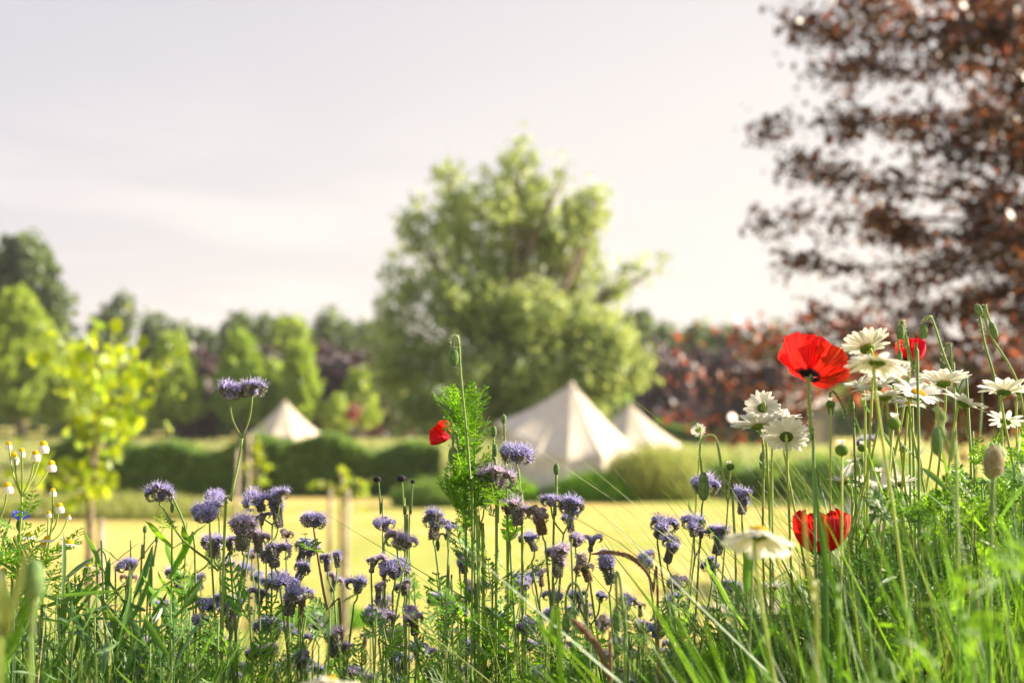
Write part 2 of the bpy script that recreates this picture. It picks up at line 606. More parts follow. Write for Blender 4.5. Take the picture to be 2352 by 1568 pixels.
def sprigs(c, r, n, k, ln, centre):
    """n leaves strung along k thin shoots that reach up and outwards"""
    cc = blob_points(c, np.asarray(r) * 0.85, k, 0.3)
    d = cc - centre
    d /= np.linalg.norm(d, axis=1)[:, None] + 1e-6
    d = d * .55 + rng.normal(size=(k, 3)) * .42 + np.array([0, 0, .55])
    d /= np.linalg.norm(d, axis=1)[:, None]
    L_ = ln * rng.uniform(.5, 1.5, k)
    idx = rng.integers(0, k, n)
    t_ = rng.uniform(-.4, 1, n)
    off = d[idx] * (L_[idx] * t_)[:, None] + rng.normal(size=(n, 3)) * (.16 + .10 * (1 - t_))[:, None]
    off[:, 2] -= .25 * np.maximum(t_, 0) ** 2 * L_[idx]
    return cc[idx] + off, cc


def clumpy(c, r, n, k, cr, stretchz=1.0):
    """k clumps spread through ellipsoid (c, r), n leaves in all"""
    cc = blob_points(c, np.asarray(r) * 0.85, k, 0.5)
    idx = rng.integers(0, k, n)
    sz = rng.uniform(0.6, 1.3, k)
    off = rng.normal(size=(n, 3)) * 0.5
    off *= (sz[idx] * cr)[:, None]
    off[:, 2] *= stretchz
    return cc[idx] + off, cc


def trunk_mesh(base, tops, r0, mat, name='trunk', k=8):
    mb = MB()
    base = Vector(base)
    h = max(t[2] for t in tops)
    fork = base + Vector((0, 0, (h - base.z) * 0.35))
    mb.tube([base, base.lerp(fork, .15), base.lerp(fork, .6), fork], [r0 * 1.4, r0, r0 * .85, r0 * .75], k)
    for tp in tops:
        tp = Vector(tp)
        st = base.lerp(fork, U(.55, 1))
        mid = st.lerp(tp, .5) + Vector((U(-1, 1), U(-1, 1), U(0, 1))) * (tp - st).length * .1
        mb.tube(bez([st, mid, tp], 6), [r0 * .5 * (1 - i / 8) for i in range(7)], 5)
    return mb.mesh(name, mat)


def tree(label, cat, name, base, blobs, leaf, mat, group=None, r0=0.18, bark=None, k=10, cr=0.9, stretch=1.7, stz=1.0, limbs=8, dens=1.0, sprig=None):
    """blobs: (centre xyz, radius xyz, number of leaves)"""
    base = Vector(base)
    root = thing(name, base, label, cat, group)
    P = []
    tops = []
    for c, r, n in blobs:
        if sprig is not None:
            p, cc = sprigs(c, r, int(n * dens), max(3, int(n / 26)), cr, np.array(sprig))
        else:
            p, cc = clumpy(c, r, int(n * dens), max(3, k), cr, stz)
        P.append(p)
        sel = rng.choice(len(cc), min(len(cc), max(2, limbs // len(blobs))), replace=False)
        tops += [cc[i] for i in sel]
    P = np.vstack(P)
    P[:, 2] = np.maximum(P[:, 2], base.z + 0.1)
    P = P - np.array(base)
    ob('crown', quads_mesh('crown', leafcloud(P, leaf, stretch), mat), root, stuff=False)
    ob('trunk', trunk_mesh((0, 0, -0.1), [tuple(Vector(tp) - base) for tp in tops], r0, bark or M_bark), root)
    return root


def G(px, D, py=None):
    """ground point under column px at distance D"""
    p = W(px, 922, D)
    return Vector((p.x, p.y, g(p.x, p.y)))


# willow behind the large tent
wb = []
for (px, py, rx, rz, n, dy) in [
    (1195, 470, 85, 125, 2600, 0), (1190, 390, 40, 60, 700, 0), (1040, 460, 55, 90, 1300, 1), (1035, 400, 18, 40, 220, 1),
    (985, 560, 85, 105, 2300, 1.5), (935, 520, 30, 45, 350, 1), (1110, 560, 110, 120, 3300, -0.5), (1230, 590, 95, 110, 3000, 0.5),
    (1340, 520, 62, 90, 1800, -0.5), (1380, 460, 28, 40, 360, -0.5), (1285, 400, 18, 32, 150, 0), (1310, 640, 95, 90, 2200, 1),
    (960, 690, 75, 75, 1500, 0), (1080, 720, 120, 100, 3200, -1.5), (1220, 740, 120, 100, 3200, -2), (1330, 760, 100, 90, 2600, -1.5),
    (1450, 640, 50, 30, 330, 0), (1490, 620, 25, 26, 130, 0), (1410, 690, 50, 45, 500, 0),
    (960, 830, 95, 90, 2600, -1), (1090, 870, 120, 90, 3300, -2.5), (1230, 880, 120, 80, 3000, -2.5), (1350, 860, 100, 85, 2900, -2.5),
    (1415, 830, 60, 85, 1700, -2.5), (1455, 850, 30, 60, 600, -2.5), (900, 760, 35, 55, 500, 0), (900, 880, 45, 70, 1000, 0), (1170, 560, 225, 175, 4200, 0), (1120, 470, 120, 90, 1100, 0), (1290, 560, 110, 120, 1300, 0),
    (960, 950, 80, 40, 1300, -1.5), (1080, 965, 90, 40, 1500, -2.5), (1200, 965, 90, 40, 1500, -2.5), (1300, 960, 80, 40, 1300, -2.5), (1010, 650, 30, 30, 250, 0), (920, 640, 30, 60, 350, 0)]:
    D = 64 + dy * 1.2
    s_ = D / 3267
    wb.append((W(px, py, D), (rx * s_, max(1.2, rx * s_ * .9), rz * s_), int(n * (.32 if py < 700 else .66))))
tree('huge pale willow with ragged upright crown rising behind the big bell tent', 'tree', 'willow_tree', G(1180, 64), wb, 0.145, M_willow,
     r0=0.5, k=26, cr=.95, stretch=3.0, stz=1.7, limbs=26, sprig=tuple(W(1180, 850, 64)))

# lime green trees
limes = [
    (40, 690, 150, 102, 'broad lime green tree beyond the hedge end, largest of the light green trees', 9000),
    (-90, 740, 120, 108, 'lime green tree cut by the frame edge behind the mayweeds', 3500),
    (160, 800, 72, 106, 'lime green tree behind the foot of the yellow sapling crown', 3500),
    (275, 835, 74, 108, 'low lime green tree between the sapling and the rounded one', 3300),
    (395, 785, 92, 103, 'rounded lime green tree just beyond the yellow sapling, its crown wider than tall', 5200),
    (553, 775, 72, 104, 'cone shaped lime green tree standing behind the small tent with the hedge before it', 4500),
    (628, 845, 60, 105, 'short lime green tree filling the gap between the two cone shaped ones', 2300),
    (688, 805, 52, 103, 'slim pointed lime green tree right above the slope of the half hidden tent', 3000),
    (825, 862, 50, 104, 'small round lime green tree against the purple beeches', 1900),
    (775, 925, 34, 100, 'low lime green bush next to the red leaved shrub', 800)]
for px, top_, rx, D, lab, n in limes:
    py, rz = (top_ + 985) / 2, (985 - top_) / 2
    s_ = D / 3267
    c = W(px, py, D)
    bl = []
    # tapering stack of blobs
    for (q, w) in ((-.45, 1.0), (0.0, .92), (.42, .68), (.78, .36)):
        bl.append((c + Vector((0, 0, rz * s_ * q)), (rx * s_ * w, rx * s_ * w, rz * s_ * .42), n // 3))
    tree(lab, 'tree', 'lime_tree', G(px, D), bl, 0.26, M_lime, 'light green garden trees', r0=0.15, k=150, cr=0.42, limbs=8, dens=2.6)

# tall dark tree at the left edge, poplars, woodland line
tree('tall dark green tree towering over the lime green trees at the frame edge', 'tree', 'tall_tree', G(50, 128),
     [(W(40, 610, 128), (3.0, 3.0, 2.7), 2600), (W(90, 660, 128), (3.0, 3.0, 3.2), 2600), (W(20, 700, 128), (3.5, 3.2, 3.5), 2800), (W(115, 720, 128), (2.0, 2.1, 2.4), 1200),
      (W(70, 800, 128), (4.0, 3.2, 3.5), 2500), (W(-40, 650, 128), (3.5, 3.2, 4.0), 2600)], 0.42, M_tree, r0=0.4, k=20, cr=0.9, limbs=20)
tree('thin bluish poplar with twin ragged tops above the tree line', 'tree', 'poplar_tree', G(265, 150),
     [(W(245, 735, 150), (1.2, 1.4, 2.6), 600), (W(287, 730, 150), (1.1, 1.4, 2.8), 560), (W(262, 780, 150), (3, 2, 3), 1500), (W(225, 800, 150), (2, 2, 2), 700)], 0.45, M_treeb, r0=0.3, k=12, cr=0.9, limbs=10)

wood = [  # px, top py, half width, D, mat, phrase
    (355, 722, 36, 160, 'narrow dark tree beside the poplar in the far wood'),
    (412, 735, 44, 158, 'round topped tree between poplar and first dip of the far wood'),
    (470, 752, 40, 165, 'low tree at the dip of the far wood skyline'),
    (535, 716, 42, 160, 'dark peaked tree above the cone shaped lime tree'),
    (605, 716, 46, 162, 'broad woodland tree in the middle of the far skyline'),
    (672, 728, 50, 155, 'yellowish woodland tree over the slim lime tree'),
    (745, 712, 30, 165, 'thin pale tree poking above the far wood'),
    (780, 740, 44, 158, 'bushy woodland tree above the purple beeches'),
    (842, 728, 48, 160, 'dense woodland tree touching the willow on its tent-free side'),
    (1455, 722, 60, 150, 'green domed tree between willow and purple hedge trees'),
    (1530, 752, 45, 160, 'low woodland tree at the skyline dip past the willow'),
    (1610, 735, 42, 165, 'small peaked tree of the far wood above the red beech sprays'),
    (1680, 742, 55, 160, 'wide woodland tree of the far wood above the red beech sprays'),
    (1760, 750, 55, 158, 'last woodland tree visible before the copper beech'),
    (1850, 775, 60, 160, 'woodland tree mostly hidden behind the big red poppy'),
    (1960, 790, 60, 160, 'woodland tree seen only through the copper beech leaves'),
    (180, 790, 60, 150, 'woodland tree hidden behind the yellow sapling top')]
for i, (px, py, hw, D, lab) in enumerate(wood):
    s_ = D / 3267
    h = (922 - py) * s_ + CAMZ
    cz = h * 0.58
    base = G(px, D)
    w = hw * s_
    bl = [((base.x, base.y, cz), (w * 1.15, w, h * .36), 900), ((base.x + U(-.3, .3) * w, base.y, h * .80), (w * .62, w * .6, h * .19), 600),
          ((base.x + U(-.6, .6) * w, base.y - 1, h * .35), (w * 1.2, w, h * .25), 700)]
    tree(lab, 'tree', 'woodland_tree', base, bl, 0.5, M_lime if i == 5 else M_tree, 'trees of the far wood', r0=0.25, k=16, cr=1.3, limbs=6, dens=1.5)  # the yellowish tree takes the lime green leaf

purp = [(455, 785, 60, 112, 'purple beech peeping over the rounded lime tree'),
        (618, 782, 60, 114, 'purple beech between the two cone shaped lime trees'),
        (738, 778, 62, 112, 'purple beech rising past the slim lime tree'),
        (806, 800, 62, 110, 'broad purple beech above the small round lime tree'),
        (880, 800, 62, 112, 'purple beech half covered by the willow fringe'),
        (1525, 776, 66, 100, 'large purple beech close to the willow beyond the bell tents'),
        (1600, 790, 55, 104, 'purple beech behind the red beech sprays'),
        (1685, 785, 60, 104, 'purple beech under the last far skyline trees'),
        (1790, 815, 60, 104, 'purple beech hidden behind the big red poppy')]
for px, py, hw, D, lab in purp:
    s_ = D / 3267
    h = (922 - py) * s_ + CAMZ
    base = G(px, D)
    w = hw * s_
    bl = [((base.x, base.y, h * .52), (w * 1.1, w, h * .45), 1500), ((base.x, base.y - w * .3, h * .25), (w * 1.2, w, h * .25), 900)]
    tree(lab, 'tree', 'purple_beech', base, bl, 0.42, M_purple, 'purple beeches beyond the tents', r0=0.2, k=40, cr=0.8, limbs=6, dens=1.9)

# dark undergrowth under the far trees
P = []
for _ in range(330):
    px = U(-150, 2500); D = U(128, 138)
    p = G(px, D)
    P.append(blob_points((p.x, p.y, U(.8, 4.2)), (3.5, 1.5, 1.7), 90))
P = np.vstack(P)
o = ob('undergrowth', quads_mesh('undergrowth', leafcloud(P, 0.5, 1.5), M_hedge))
o['kind'] = 'stuff'
o['label'] = 'dark undergrowth along the foot of the far trees'

# red shrub
s_ = 98 / 3267
tree('small shrub with dull red leaves beside the low lime green bush', 'shrub', 'red_shrub', G(808, 98), [(W(808, 948, 98), (16 * s_, .4, 26 * s_), 600)], 0.14, M_beechr, r0=.04, k=8, cr=.3, limbs=4)

# clipped hedge
def hedge(label, pxa, pxb, D0, D1, h, depth, mat, n, name='hedge', leaf=0.13, topvar=.22):
    a, b_ = G(pxa, D0), G(pxb, D1)
    mid = (a + b_) / 2
    d = (b_ - a); ln = d.length; d.normalize()
    sd = Vector((-d.y, d.x, 0))
    root = thing(name, mid, label, 'hedge')
    mb = MB()
    mb.box((0, 0, h * .44), ln - .3, depth * .75, h * .86, Euler((0, 0, math.atan2(d.y, d.x))))
    ob('hedge_core', mb.mesh('hedge_core', M_hedge, False), root)
    u = rng.uniform(-.5, .5, n) * ln
    face = rng.uniform(0, 1, n)
    v = np.where(face < .45, -depth / 2 + rng.normal(0, .07, n), rng.uniform(-.5, .5, n) * depth)
    hh = h * (1 + topvar * np.sin(u * .9) * .5 + topvar * .5 * np.sin(u * 2.3 + 1))
    zz = np.where(face < .45, rng.uniform(0, 1, n) * hh, hh * (1.04 - np.abs(rng.normal(0, .09, n))))
    zz = np.where(face > .9, rng.uniform(0, 1, n) * hh, zz)
    v = np.where(face > .9, depth / 2 + rng.normal(0, .07, n), v)
    P = np.stack([d.x * u + sd.x * v, d.y * u + sd.y * v, zz], -1)
    ob('foliage', quads_mesh('foliage', leafcloud(P, leaf, 1.6), mat), root)
    return root


hedge('long clipped dark green hedge running in front of the half hidden bell tent', 120, 1010, 49, 50, 1.72, 1.6, M_hedge, 34000)
hedge('low dark hedge behind the rear tent in the gap past the willow', 1500, 1900, 92, 92, 1.6, 1.5, M_hedge, 6000, leaf=.16)

# far meadow: tall pale grass
def tuft_quads(P, h, w, lean=.25):
    n = len(P)
    a = rng.uniform(0, 2 * np.pi, n)
    sd = np.stack([np.cos(a), np.sin(a), np.zeros(n)], -1) * (w * rng.uniform(.6, 1.3, n) / 2)[:, None]
    ln = rng.normal(size=(n, 3)) * lean
    ln[:, 2] = 1
    tip = ln * (h * rng.uniform(.55, 1.15, n))[:, None]
    mid = tip * .55
    return np.stack([P - sd * .6, P + mid - sd, P + tip, P + mid + sd], 1)


n = 60000
D = rng.uniform(51.5, 104, n)
px = rng.uniform(-120, 1900, n)
xx = (px - 1176) / 3267 * D
keep = ~((D < 58) & (px > 1100))
P = np.stack([xx, D, gz(xx, D)], -1)[keep]
o = ob('meadow_grass', quads_mesh('meadow_grass', tuft_quads(P, 0.62, 0.13), M_meadow))
o['kind'] = 'stuff'
o['label'] = 'pale seeding meadow grass between hedge and far trees'

# tall grass clumps round the big tent and the mounds right of it
def clump(label, px, D, rx, ry, h, n, mat=M_tall, name='grass_clump', w=.05, cat='grass clump', group=None):
    b0 = G(px, D)
    root = thing(name, b0, label, cat, group)
    r_ = np.sqrt(rng.uniform(0, 1, n)); a = rng.uniform(0, 2 * np.pi, n)
    xx = r_ * np.cos(a) * rx; yy = r_ * np.sin(a) * ry
    hh = h * (1.05 - .6 * r_ ** 2)
    P = np.stack([xx, yy, np.zeros(n)], -1)
    q = tuft_quads(P, hh, w, .22)
    o = ob('blades', quads_mesh('blades', q, mat), root, stuff=True)
    return root


clump('tall yellow green grass growing against the sunny side of the big tent', 1500, 46, 1.7, 1.1, 1.75, 5000)
clump('tall green grass in front of the big tent wall', 1370, 45.5, 1.6, .8, .95, 3500, M_leafb)
clump('thin tuft of green grass at the shaded corner of the big tent', 1150, 46, 1.2, .7, .9, 2000, M_leafb)
clump('yellow green grass between big tent and the red beech sprays', 1610, 52, 1.6, 1.2, 1.4, 3500)
clump('seeding grass standing before the foot of the rear tent', 1540, 66, 1.4, 1.0, 1.1, 2500)
hm = [(1700, 48, 1.7, 1.2, 'dark rounded shrub mound on the mown grass past the tents'), (1800, 47, 1.6, 1.15, 'second dark shrub mound, below the white daisy trio'),
      (1900, 46, 1.6, 1.3, 'dark shrub mound just behind the stem of the big poppy'), (2010, 44, 1.8, 1.6, 'dark shrub mound hidden by the daisy stems')]
for px, D, rx, h, lab in hm:
    b0 = G(px, D)
    tree(lab, 'shrub', 'shrub', b0, [(b0 + Vector((0, 0, h * .45)), (rx, 1.1, h * .6), 2600)], .13, M_hedge, 'shrub mounds', r0=.05, k=20, cr=.45, limbs=4)
clump('bright yellow green tuft on the mown field behind the phacelias', 745, 20.5, .85, .5, .32, 1800, M_leafb, w=.03)
clump('soft green grass patch under the yellow sapling, standing in for hedge shade', 250, 40, 4.2, 1.5, .7, 4500, M_tall)  # clump stands in for the dark green shade band before the hedge
clump('green tussock at the foot of the hedge near the poppy bud stems', 1010, 44, 1.5, .8, .9, 2200, M_hedge, w=.06)


# ------------------------------------------------------------------ bell tents
def bell_tent(label, base, rad, hw, hap, rot=0.0, porch=None, mat=M_canvas, npan=12, deck=0.0):
    root = thing('bell_tent', base, label, 'tent', 'bell tents on the field')

    def eave(a):
        r, z_, wb_ = rad, hw, rad * .985
        if porch is not None:
            da = (a - porch + math.pi) % (2 * math.pi) - math.pi
            k = max(0, 1 - abs(da) / R(52)) ** .9
            r += .10 * k; z_ += 1.15 * k; wb_ -= .75 * k
        return r, z_ + deck, wb_
    for i in range(npan):
        a0 = rot + 2 * math.pi * i / npan; a1 = rot + 2 * math.pi * (i + 1) / npan
        mb = MB()
        vs, fs = [], []
        nu, nv = 6, 8
        for v in range(nv + 1):
            tt = v / nv
            for u in range(nu + 1):
                s_ = u / nu
                a = a0 + (a1 - a0) * s_
                r, ze, _ = eave(a)
                sc = math.sin(math.pi * s_)
                rr = .05 + (r - .05) * tt
                rr *= 1 - .085 * sc * tt
                zz = (hap + deck) + (ze - hap - deck) * tt - .16 * math.sin(math.pi * tt) + .05 * sc * math.sin(math.pi * tt * .5) * 0
                zz += .05 * sc * tt
                vs.append((rr * math.cos(a), rr * math.sin(a), zz))
        for v in range(nv):
            for u in range(nu):
                k = v * (nu + 1) + u
                fs.append((k, k + nu + 1, k + nu + 2, k + 1))
        # turned down valance
        k0 = len(vs)
        for u in range(nu + 1):
            x_, y_, z_ = vs[nv * (nu + 1) + u]
            vs.append((x_ * 1.004, y_ * 1.004, z_ - .11 - .02 * math.sin(u * math.pi / nu)))
        for u in range(nu):
            fs.append((nv * (nu + 1) + u, k0 + u, k0 + u + 1, nv * (nu + 1) + u + 1))
        mb.add(vs, fs)
        ob('roof_panel', mb.mesh('roof_panel', mat), root)
        # seam rib
        ms = MB()
        r, ze, _ = eave(a0)
        pts = [((.05 + (r - .05) * q) * math.cos(a0), (.05 + (r - .05) * q) * math.sin(a0), (hap + deck) + (ze - hap - deck) * q - .16 * math.sin(math.pi * q) + .012) for q in np.linspace(0, 1, 7)]
        ms.tube(pts, .016, 4)
        ob('seam', ms.mesh('seam', M_rope), root)
        mw = MB()
        vs, fs = [], []
        for u in range(nu + 1):
            s_ = u / nu
            a = a0 + (a1 - a0) * s_
            r, ze, wb_ = eave(a)
            rt = (r - .06) * (1 - .085 * math.sin(math.pi * s_))
            if porch is not None and ze > hw + deck + .05:
                rt = wb_ + (rt - wb_) * .85
            wob = .02 * math.sin(a * 31)
            vs.append((rt * math.cos(a), rt * math.sin(a), ze - .03))
            vs.append(((wb_ + wob) * math.cos(a), (wb_ + wob) * math.sin(a), deck + .02))
        for u in range(nu):
            fs.append((u * 2, u * 2 + 1, u * 2 + 3, u * 2 + 2))
        mw.add(vs, fs)
        ob('wall_panel', mw.mesh('wall_panel', mat), root)
        mr = MB()
        e = Vector((r * math.cos(a0), r * math.sin(a0), eave(a0)[1] - .02))
        pg = Vector(((rad + 1.4) * math.cos(a0), (rad + 1.4) * math.sin(a0), .03))
        mr.tube([e, e.lerp(pg, .5) - Vector((0, 0, .03)), pg], .012, 4)
        ob('guy_rope', mr.mesh('guy_rope', M_rope), root)
    mc = MB()
    mc.ellipsoid((0, 0, hap + deck - .04), .13, .13, .12, 10, 6)
    ob('roof_cap', mc.mesh('roof_cap', mat), root)
    mp_ = MB(); mp_.tube([(0, 0, deck), (0, 0, hap + deck - .1)], .03, 6)
    ob('centre_pole', mp_.mesh('centre_pole', M_stake), root)
    md = MB()
    ad = R(-95) if porch is None else porch - R(10)
    r, ze, wb_ = eave(ad)
    for sgn in (-1, 1):
        md.ribbon([((wb_ + .03) * math.cos(ad + sgn * .05 * q), (wb_ + .03) * math.sin(ad + sgn * .05 * q), deck + .05 + (hw - .1) * (1 - q)) for q in (0, .5, 1)], [.2, .23, .26], (-math.sin(ad), math.cos(ad), 0))
    ob('door_flap', md.mesh('door_flap', mat), root)
    if deck:
        n_ = 14
        for i in range(n_):
            yy = -rad - .1 + (2 * rad + .2) * (i + .5) / n_
            mk = MB()
            mk.box((-.2, yy, deck - .06), rad * 2 + .5, (2 * rad + .2) / n_ - .012, .1)
            ob('deck_plank', mk.mesh('deck_plank', M_deck, False), root)
        for sx in (-1, 1):
            for sy in (-1, 0, 1):
                mk = MB()
                mk.box((sx * rad * .9, sy * rad * .9, (deck - .11) / 2), .1, .1, deck - .11)
                ob('deck_leg', mk.mesh('deck_leg', M_deck, False), root)
    return root


tb = W(1313, 922, 50); tb.z = g(tb.x, tb.y)
bell_tent('large cream bell tent on low deck, awning side raised, in front of the willow', tb, 2.62, .95, 3.42, R(8), R(190), M_canvasw, 14, .4)
tb = W(655, 922, 95); tb.z = g(tb.x, tb.y)
bell_tent('cream bell tent with only its cone showing above the dark hedge', tb, 2.5 * 1.12, .8, 3.22, R(20), None, M_canvas)
tb = W(1447, 922, 80); tb.z = g(tb.x, tb.y)
bell_tent('cream bell tent mostly hidden behind the large one, only its sunny slope clear', tb, 2.9, .75, 3.0, R(20), None, M_canvas)
tb = W(2040, 922, 25); tb.z = g(tb.x, tb.y)
bell_tent('small whitish tent glimpsed through the daisy stems behind the lower poppy', tb, 1.35, 1.15, 2.1, R(5), None, M_canvasw, 8)

# cabin with pale roof far behind
cb = G(1840, 92)
root = thing('cabin', cb, 'low grey cabin with long pale roof under the beech sprays', 'cabin')
mb = MB(); mb.box((0, 0, 1.4), 3.6, 2.4, 2.8); ob('wall', mb.mesh('wall', M_hutw, False), root)
mb = MB()
mb.add([(-2.1, -1.5, 2.82), (2.1, -1.5, 2.82), (2.1, 0, 3.75), (-2.1, 0, 3.75), (-2.1, 1.5, 2.82), (2.1, 1.5, 2.82)], [(0, 1, 2, 3), (3, 2, 5, 4), (0, 3, 4), (1, 5, 2), (0, 4, 5, 1)])
ob('roof', mb.mesh('roof', M_hutr, False), root)
mb = MB(); mb.box((-.7, -1.22, 1.5), .7, .06, .8); ob('window', mb.mesh('window', M_mesh, False), root)
mb = MB(); mb.box((.7, -1.22, 1.05), .8, .06, 2.0); ob('door', mb.mesh('door', M_stake, False), root)

# ------------------------------------------------------------------ air
hm_ = bpy.data.materials.new('haze_air')
hm_.use_nodes = True
ht = hm_.node_tree
ht.nodes.clear()
pv = N(ht, 'ShaderNodeVolumePrincipled')
pv.inputs['Color'].default_value = (0.93, 0.93, 0.95, 1)
pv.inputs['Density'].default_value = 0.00026
L(ht, pv.outputs[0], N(ht, 'ShaderNodeOutputMaterial').inputs['Volume'])
hb = MB()
hb.box((0, 650, 11), 1840, 1940, 28)
o = ob('haze', hb.mesh('haze', hm_, False))
o['kind'] = 'stuff'


# ------------------------------------------------------------------ copper beech
def beech():
    D0 = 15.5
    base = G(2560, D0)
    root = thing('copper_beech', base, 'copper beech with dark purple leaves reaching in from the frame edge', 'tree')
    B = np.array(base)
    mt = MB()
    topz = W(2500, -250, D0).z
    mt.tube(bez([base, base + Vector((.1, 0, 3)), base + Vector((0, .2, 6)), Vector((base.x - .2, base.y, topz + 1.5))], 12),
            [.34, .3, .27, .24, .22, .2, .18, .16, .14, .12, .1, .08, .06], 10)
    mt.v = [v - B for v in mt.v]
    ob('trunk', mt.mesh('trunk', M_beechbark), root)
    # boughs: start (px,py) near the trunk -> tip, D at tip, spread, leaf amount
    boughs = [
        ((2540, 160), (1820, 60), 15.0, .62, 1.15), ((2540, 60), (1900, -40), 16.0, .6, .9), ((2540, 130), (2000, 10), 14.2, .6, 1.0), ((2540, -40), (2120, -120), 15.2, .6, .8),
        ((2540, 330), (1925, 150), 15.6, .55, .8), ((2540, 250), (2130, 130), 14.4, .6, 1.1), ((2540, 200), (2250, 40), 16.4, .65, 1.1),
        ((2540, 470), (1760, 298), 15.2, .40, 1.0), ((2540, 430), (1960, 285), 14.4, .42, .95), ((2540, 560), (1830, 365), 14.6, .40, .7), ((2540, 520), (1880, 400), 15.6, .48, .95),
        ((2540, 640), (1750, 505), 15.2, .32, .62), ((2540, 620), (1960, 470), 16.2, .45, .7), ((2540, 690), (1830, 598), 14.8, .26, .5), ((2540, 660), (2050, 540), 15.5, .42, .7),
        ((2540, 700), (2130, 610), 14.5, .42, .7), ((2540, 420), (2160, 330), 15.4, .5, 1.0), ((2540, 330), (2260, 260), 14.6, .5, 1.0), ((2540, 560), (2250, 470), 15.8, .5, .9),
        ((2540, 760), (1960, 680), 15.4, .36, .55), ((2540, 800), (2080, 720), 14.8, .42, .9), ((2540, 760), (2240, 690), 15.6, .5, .9),
        ((2540, 100), (2330, 60), 14.6, .8, 1.5), ((2540, 260), (2330, 200), 15.6, .8, 1.5), ((2540, 420), (2340, 380), 15.0, .8, 1.3), ((2540, 560), (2360, 560), 14.6, .8, 1.3), ((2540, 740), (2380, 700), 15.2, .8, 1.4),
        ((2540, 30), (2200, -20), 15.6, .7, 1.2), ((2540, 120), (2180, 90), 15.0, .6, 1.2)]
    low = [((2540, 900), (1885, 730), 14.6, .40, .9), ((2540, 960), (1900, 830), 14.0, .5, 1.1), ((2540, 1000), (2000, 900), 14.6, .5, 1.1), ((2540, 900), (2080, 800), 15.4, .5, 1.2),
           ((2540, 980), (2250, 880), 14.8, .55, 1.3), ((2540, 1060), (2150, 1000), 15.2, .5, 1.0), ((2540, 900), (2300, 800), 14.2, .5, 1.0)]
    red = [((2200, 880), (1600, 790), 13.6, .30, .62), ((2150, 880), (1700, 765), 13.8, .32, .55), ((2200, 920), (1560, 865), 13.4, .20, .4), ((2150, 930), (1700, 880), 13.6, .26, .6),
           ((2200, 960), (1560, 965), 13.4, .18, .45), ((2150, 960), (1750, 930), 13.8, .22, .45), ((2250, 900), (1790, 800), 13.6, .32, .8), ((2250, 930), (1850, 860), 13.4, .34, .8)]
    LD, LR = [], []
    for grp, store, dens in ((boughs, 'D', 560), (low, 'M', 500), (red, 'R', 230)):
        for (s0, s1, D, sp, am) in grp:
            a = W(s0[0], s0[1], D0 if store != 'R' else 14.3)
            b_ = W(s1[0], s1[1], D)
            a = a + Vector((0, 0, U(-.1, .5)))
            q1 = a.lerp(b_, .35) + Vector((U(-.1, .1), U(-.25, .25), U(.05, .35))); q2 = a.lerp(b_, .7) + Vector((U(-.1, .1), U(-.2, .2), U(-.12, .2)))
            path = bez([a, q1, q2, b_], 15)
            br = MB()
            br.tube([tuple(p - base) for p in path], [.034 * (1 - i / (len(path) + .1)) ** 1.3 + .003 for i in range(len(path))], 5)
            nseg = len(path)
            ntw = int(24 * am)
            pts = []
            for it in range(ntw + (0 if store == 'R' else 5)):
                tq = U(.1, 1.06) ** .8 if it < ntw else U(.8, 1)
                p0 = path[min(nseg - 1, int(round(tq * (nseg - 1))))]
                dr = Vector((U(-1, .3), U(-.9, .9), U(-.75, .5))).normalized()
                ln = sp * U(.5, 1.3) * (1.15 - .55 * tq) * (1 if it < ntw else .75)
                p1 = p0 + dr * ln
                tw = bez([p0, p0.lerp(p1, .5) + Vector((0, 0, U(-.05, .09))), p1 - Vector((0, 0, .05))], 5)
                br.tube([tuple(p - base) for p in tw], [.008, .007, .006, .005, .004, .003][:len(tw)], 3, cap=False)
                m_ = int(dens * am / ntw * U(.6, 1.4)) if it < ntw else 15
                for _ in range(m_):
                    q = tw[random.randrange(len(tw))]
                    pts.append(q + Vector((random.gauss(0, .10), random.gauss(0, .12), random.gauss(0, .075))))
            ob('branch', br.mesh('branch', M_beechbark), root)
            for p in pts:
                rr = random.random()
                (LR if (store == 'R' and rr < .62) or (store == 'M' and rr < .13) or (store == 'D' and rr < .04) else LD).append(tuple(p - base))
    LD = np.array(LD); LR = np.array(LR)
    rng.shuffle(LR)
    ob('crown', quads_mesh('crown', leafcloud(LD, .056, 1.5), M_beech), root)
    ob('sunlit_red_foliage', quads_mesh('sunlit_red_foliage', leafcloud(LR[220:], .060, 1.45), M_beechr), root, stuff=True, label='beech leaves with sunlit red put into their colour')
    lm = MB()
    lm.add([(0, -.05, 0), (.026, -.03, .004), (.036, .005, .006), (.022, .035, .003), (0, .055, -.004), (-.022, .035, .003), (-.036, .005, .006), (-.026, -.03, .004), (0, 0, -.004)],
           [(0, 1, 8), (1, 2, 8), (2, 3, 8), (3, 4, 8), (4, 5, 8), (5, 6, 8), (6, 7, 8), (7, 0, 8)])
    lme = lm.mesh('leaf', M_beechr)
    for p in LR[:220]:
        ob('leaf', lme, root, Matrix.Translation(Vector(p)) @ Euler((U(0, 6.3), U(0, 6.3), U(0, 6.3))).to_matrix().to_4x4() @ Matrix.Scale(U(.8, 1.2), 4))


beech()

# ------------------------------------------------------------------ yellow saplings
lm = MB()
# lobed maple leaf
pts = []
for i in range(21):
    a = -math.pi / 2 + 2 * math.pi * i / 21
    r_ = .05 * (1 + .28 * math.cos(5 * (a - math.pi / 2)))
    pts.append((r_ * math.cos(a), r_ * math.sin(a) + .03, .006 * math.cos(3 * a)))
pts.append((0, .03, -.004))
lm.add(pts, [(i, (i + 1) % 21, 21) for i in range(21)])
lm.tube([(0, -.02, 0), (0, -.06, .01)], .0012, 3)
ML = lm.mesh('leaf', M_yleaf)


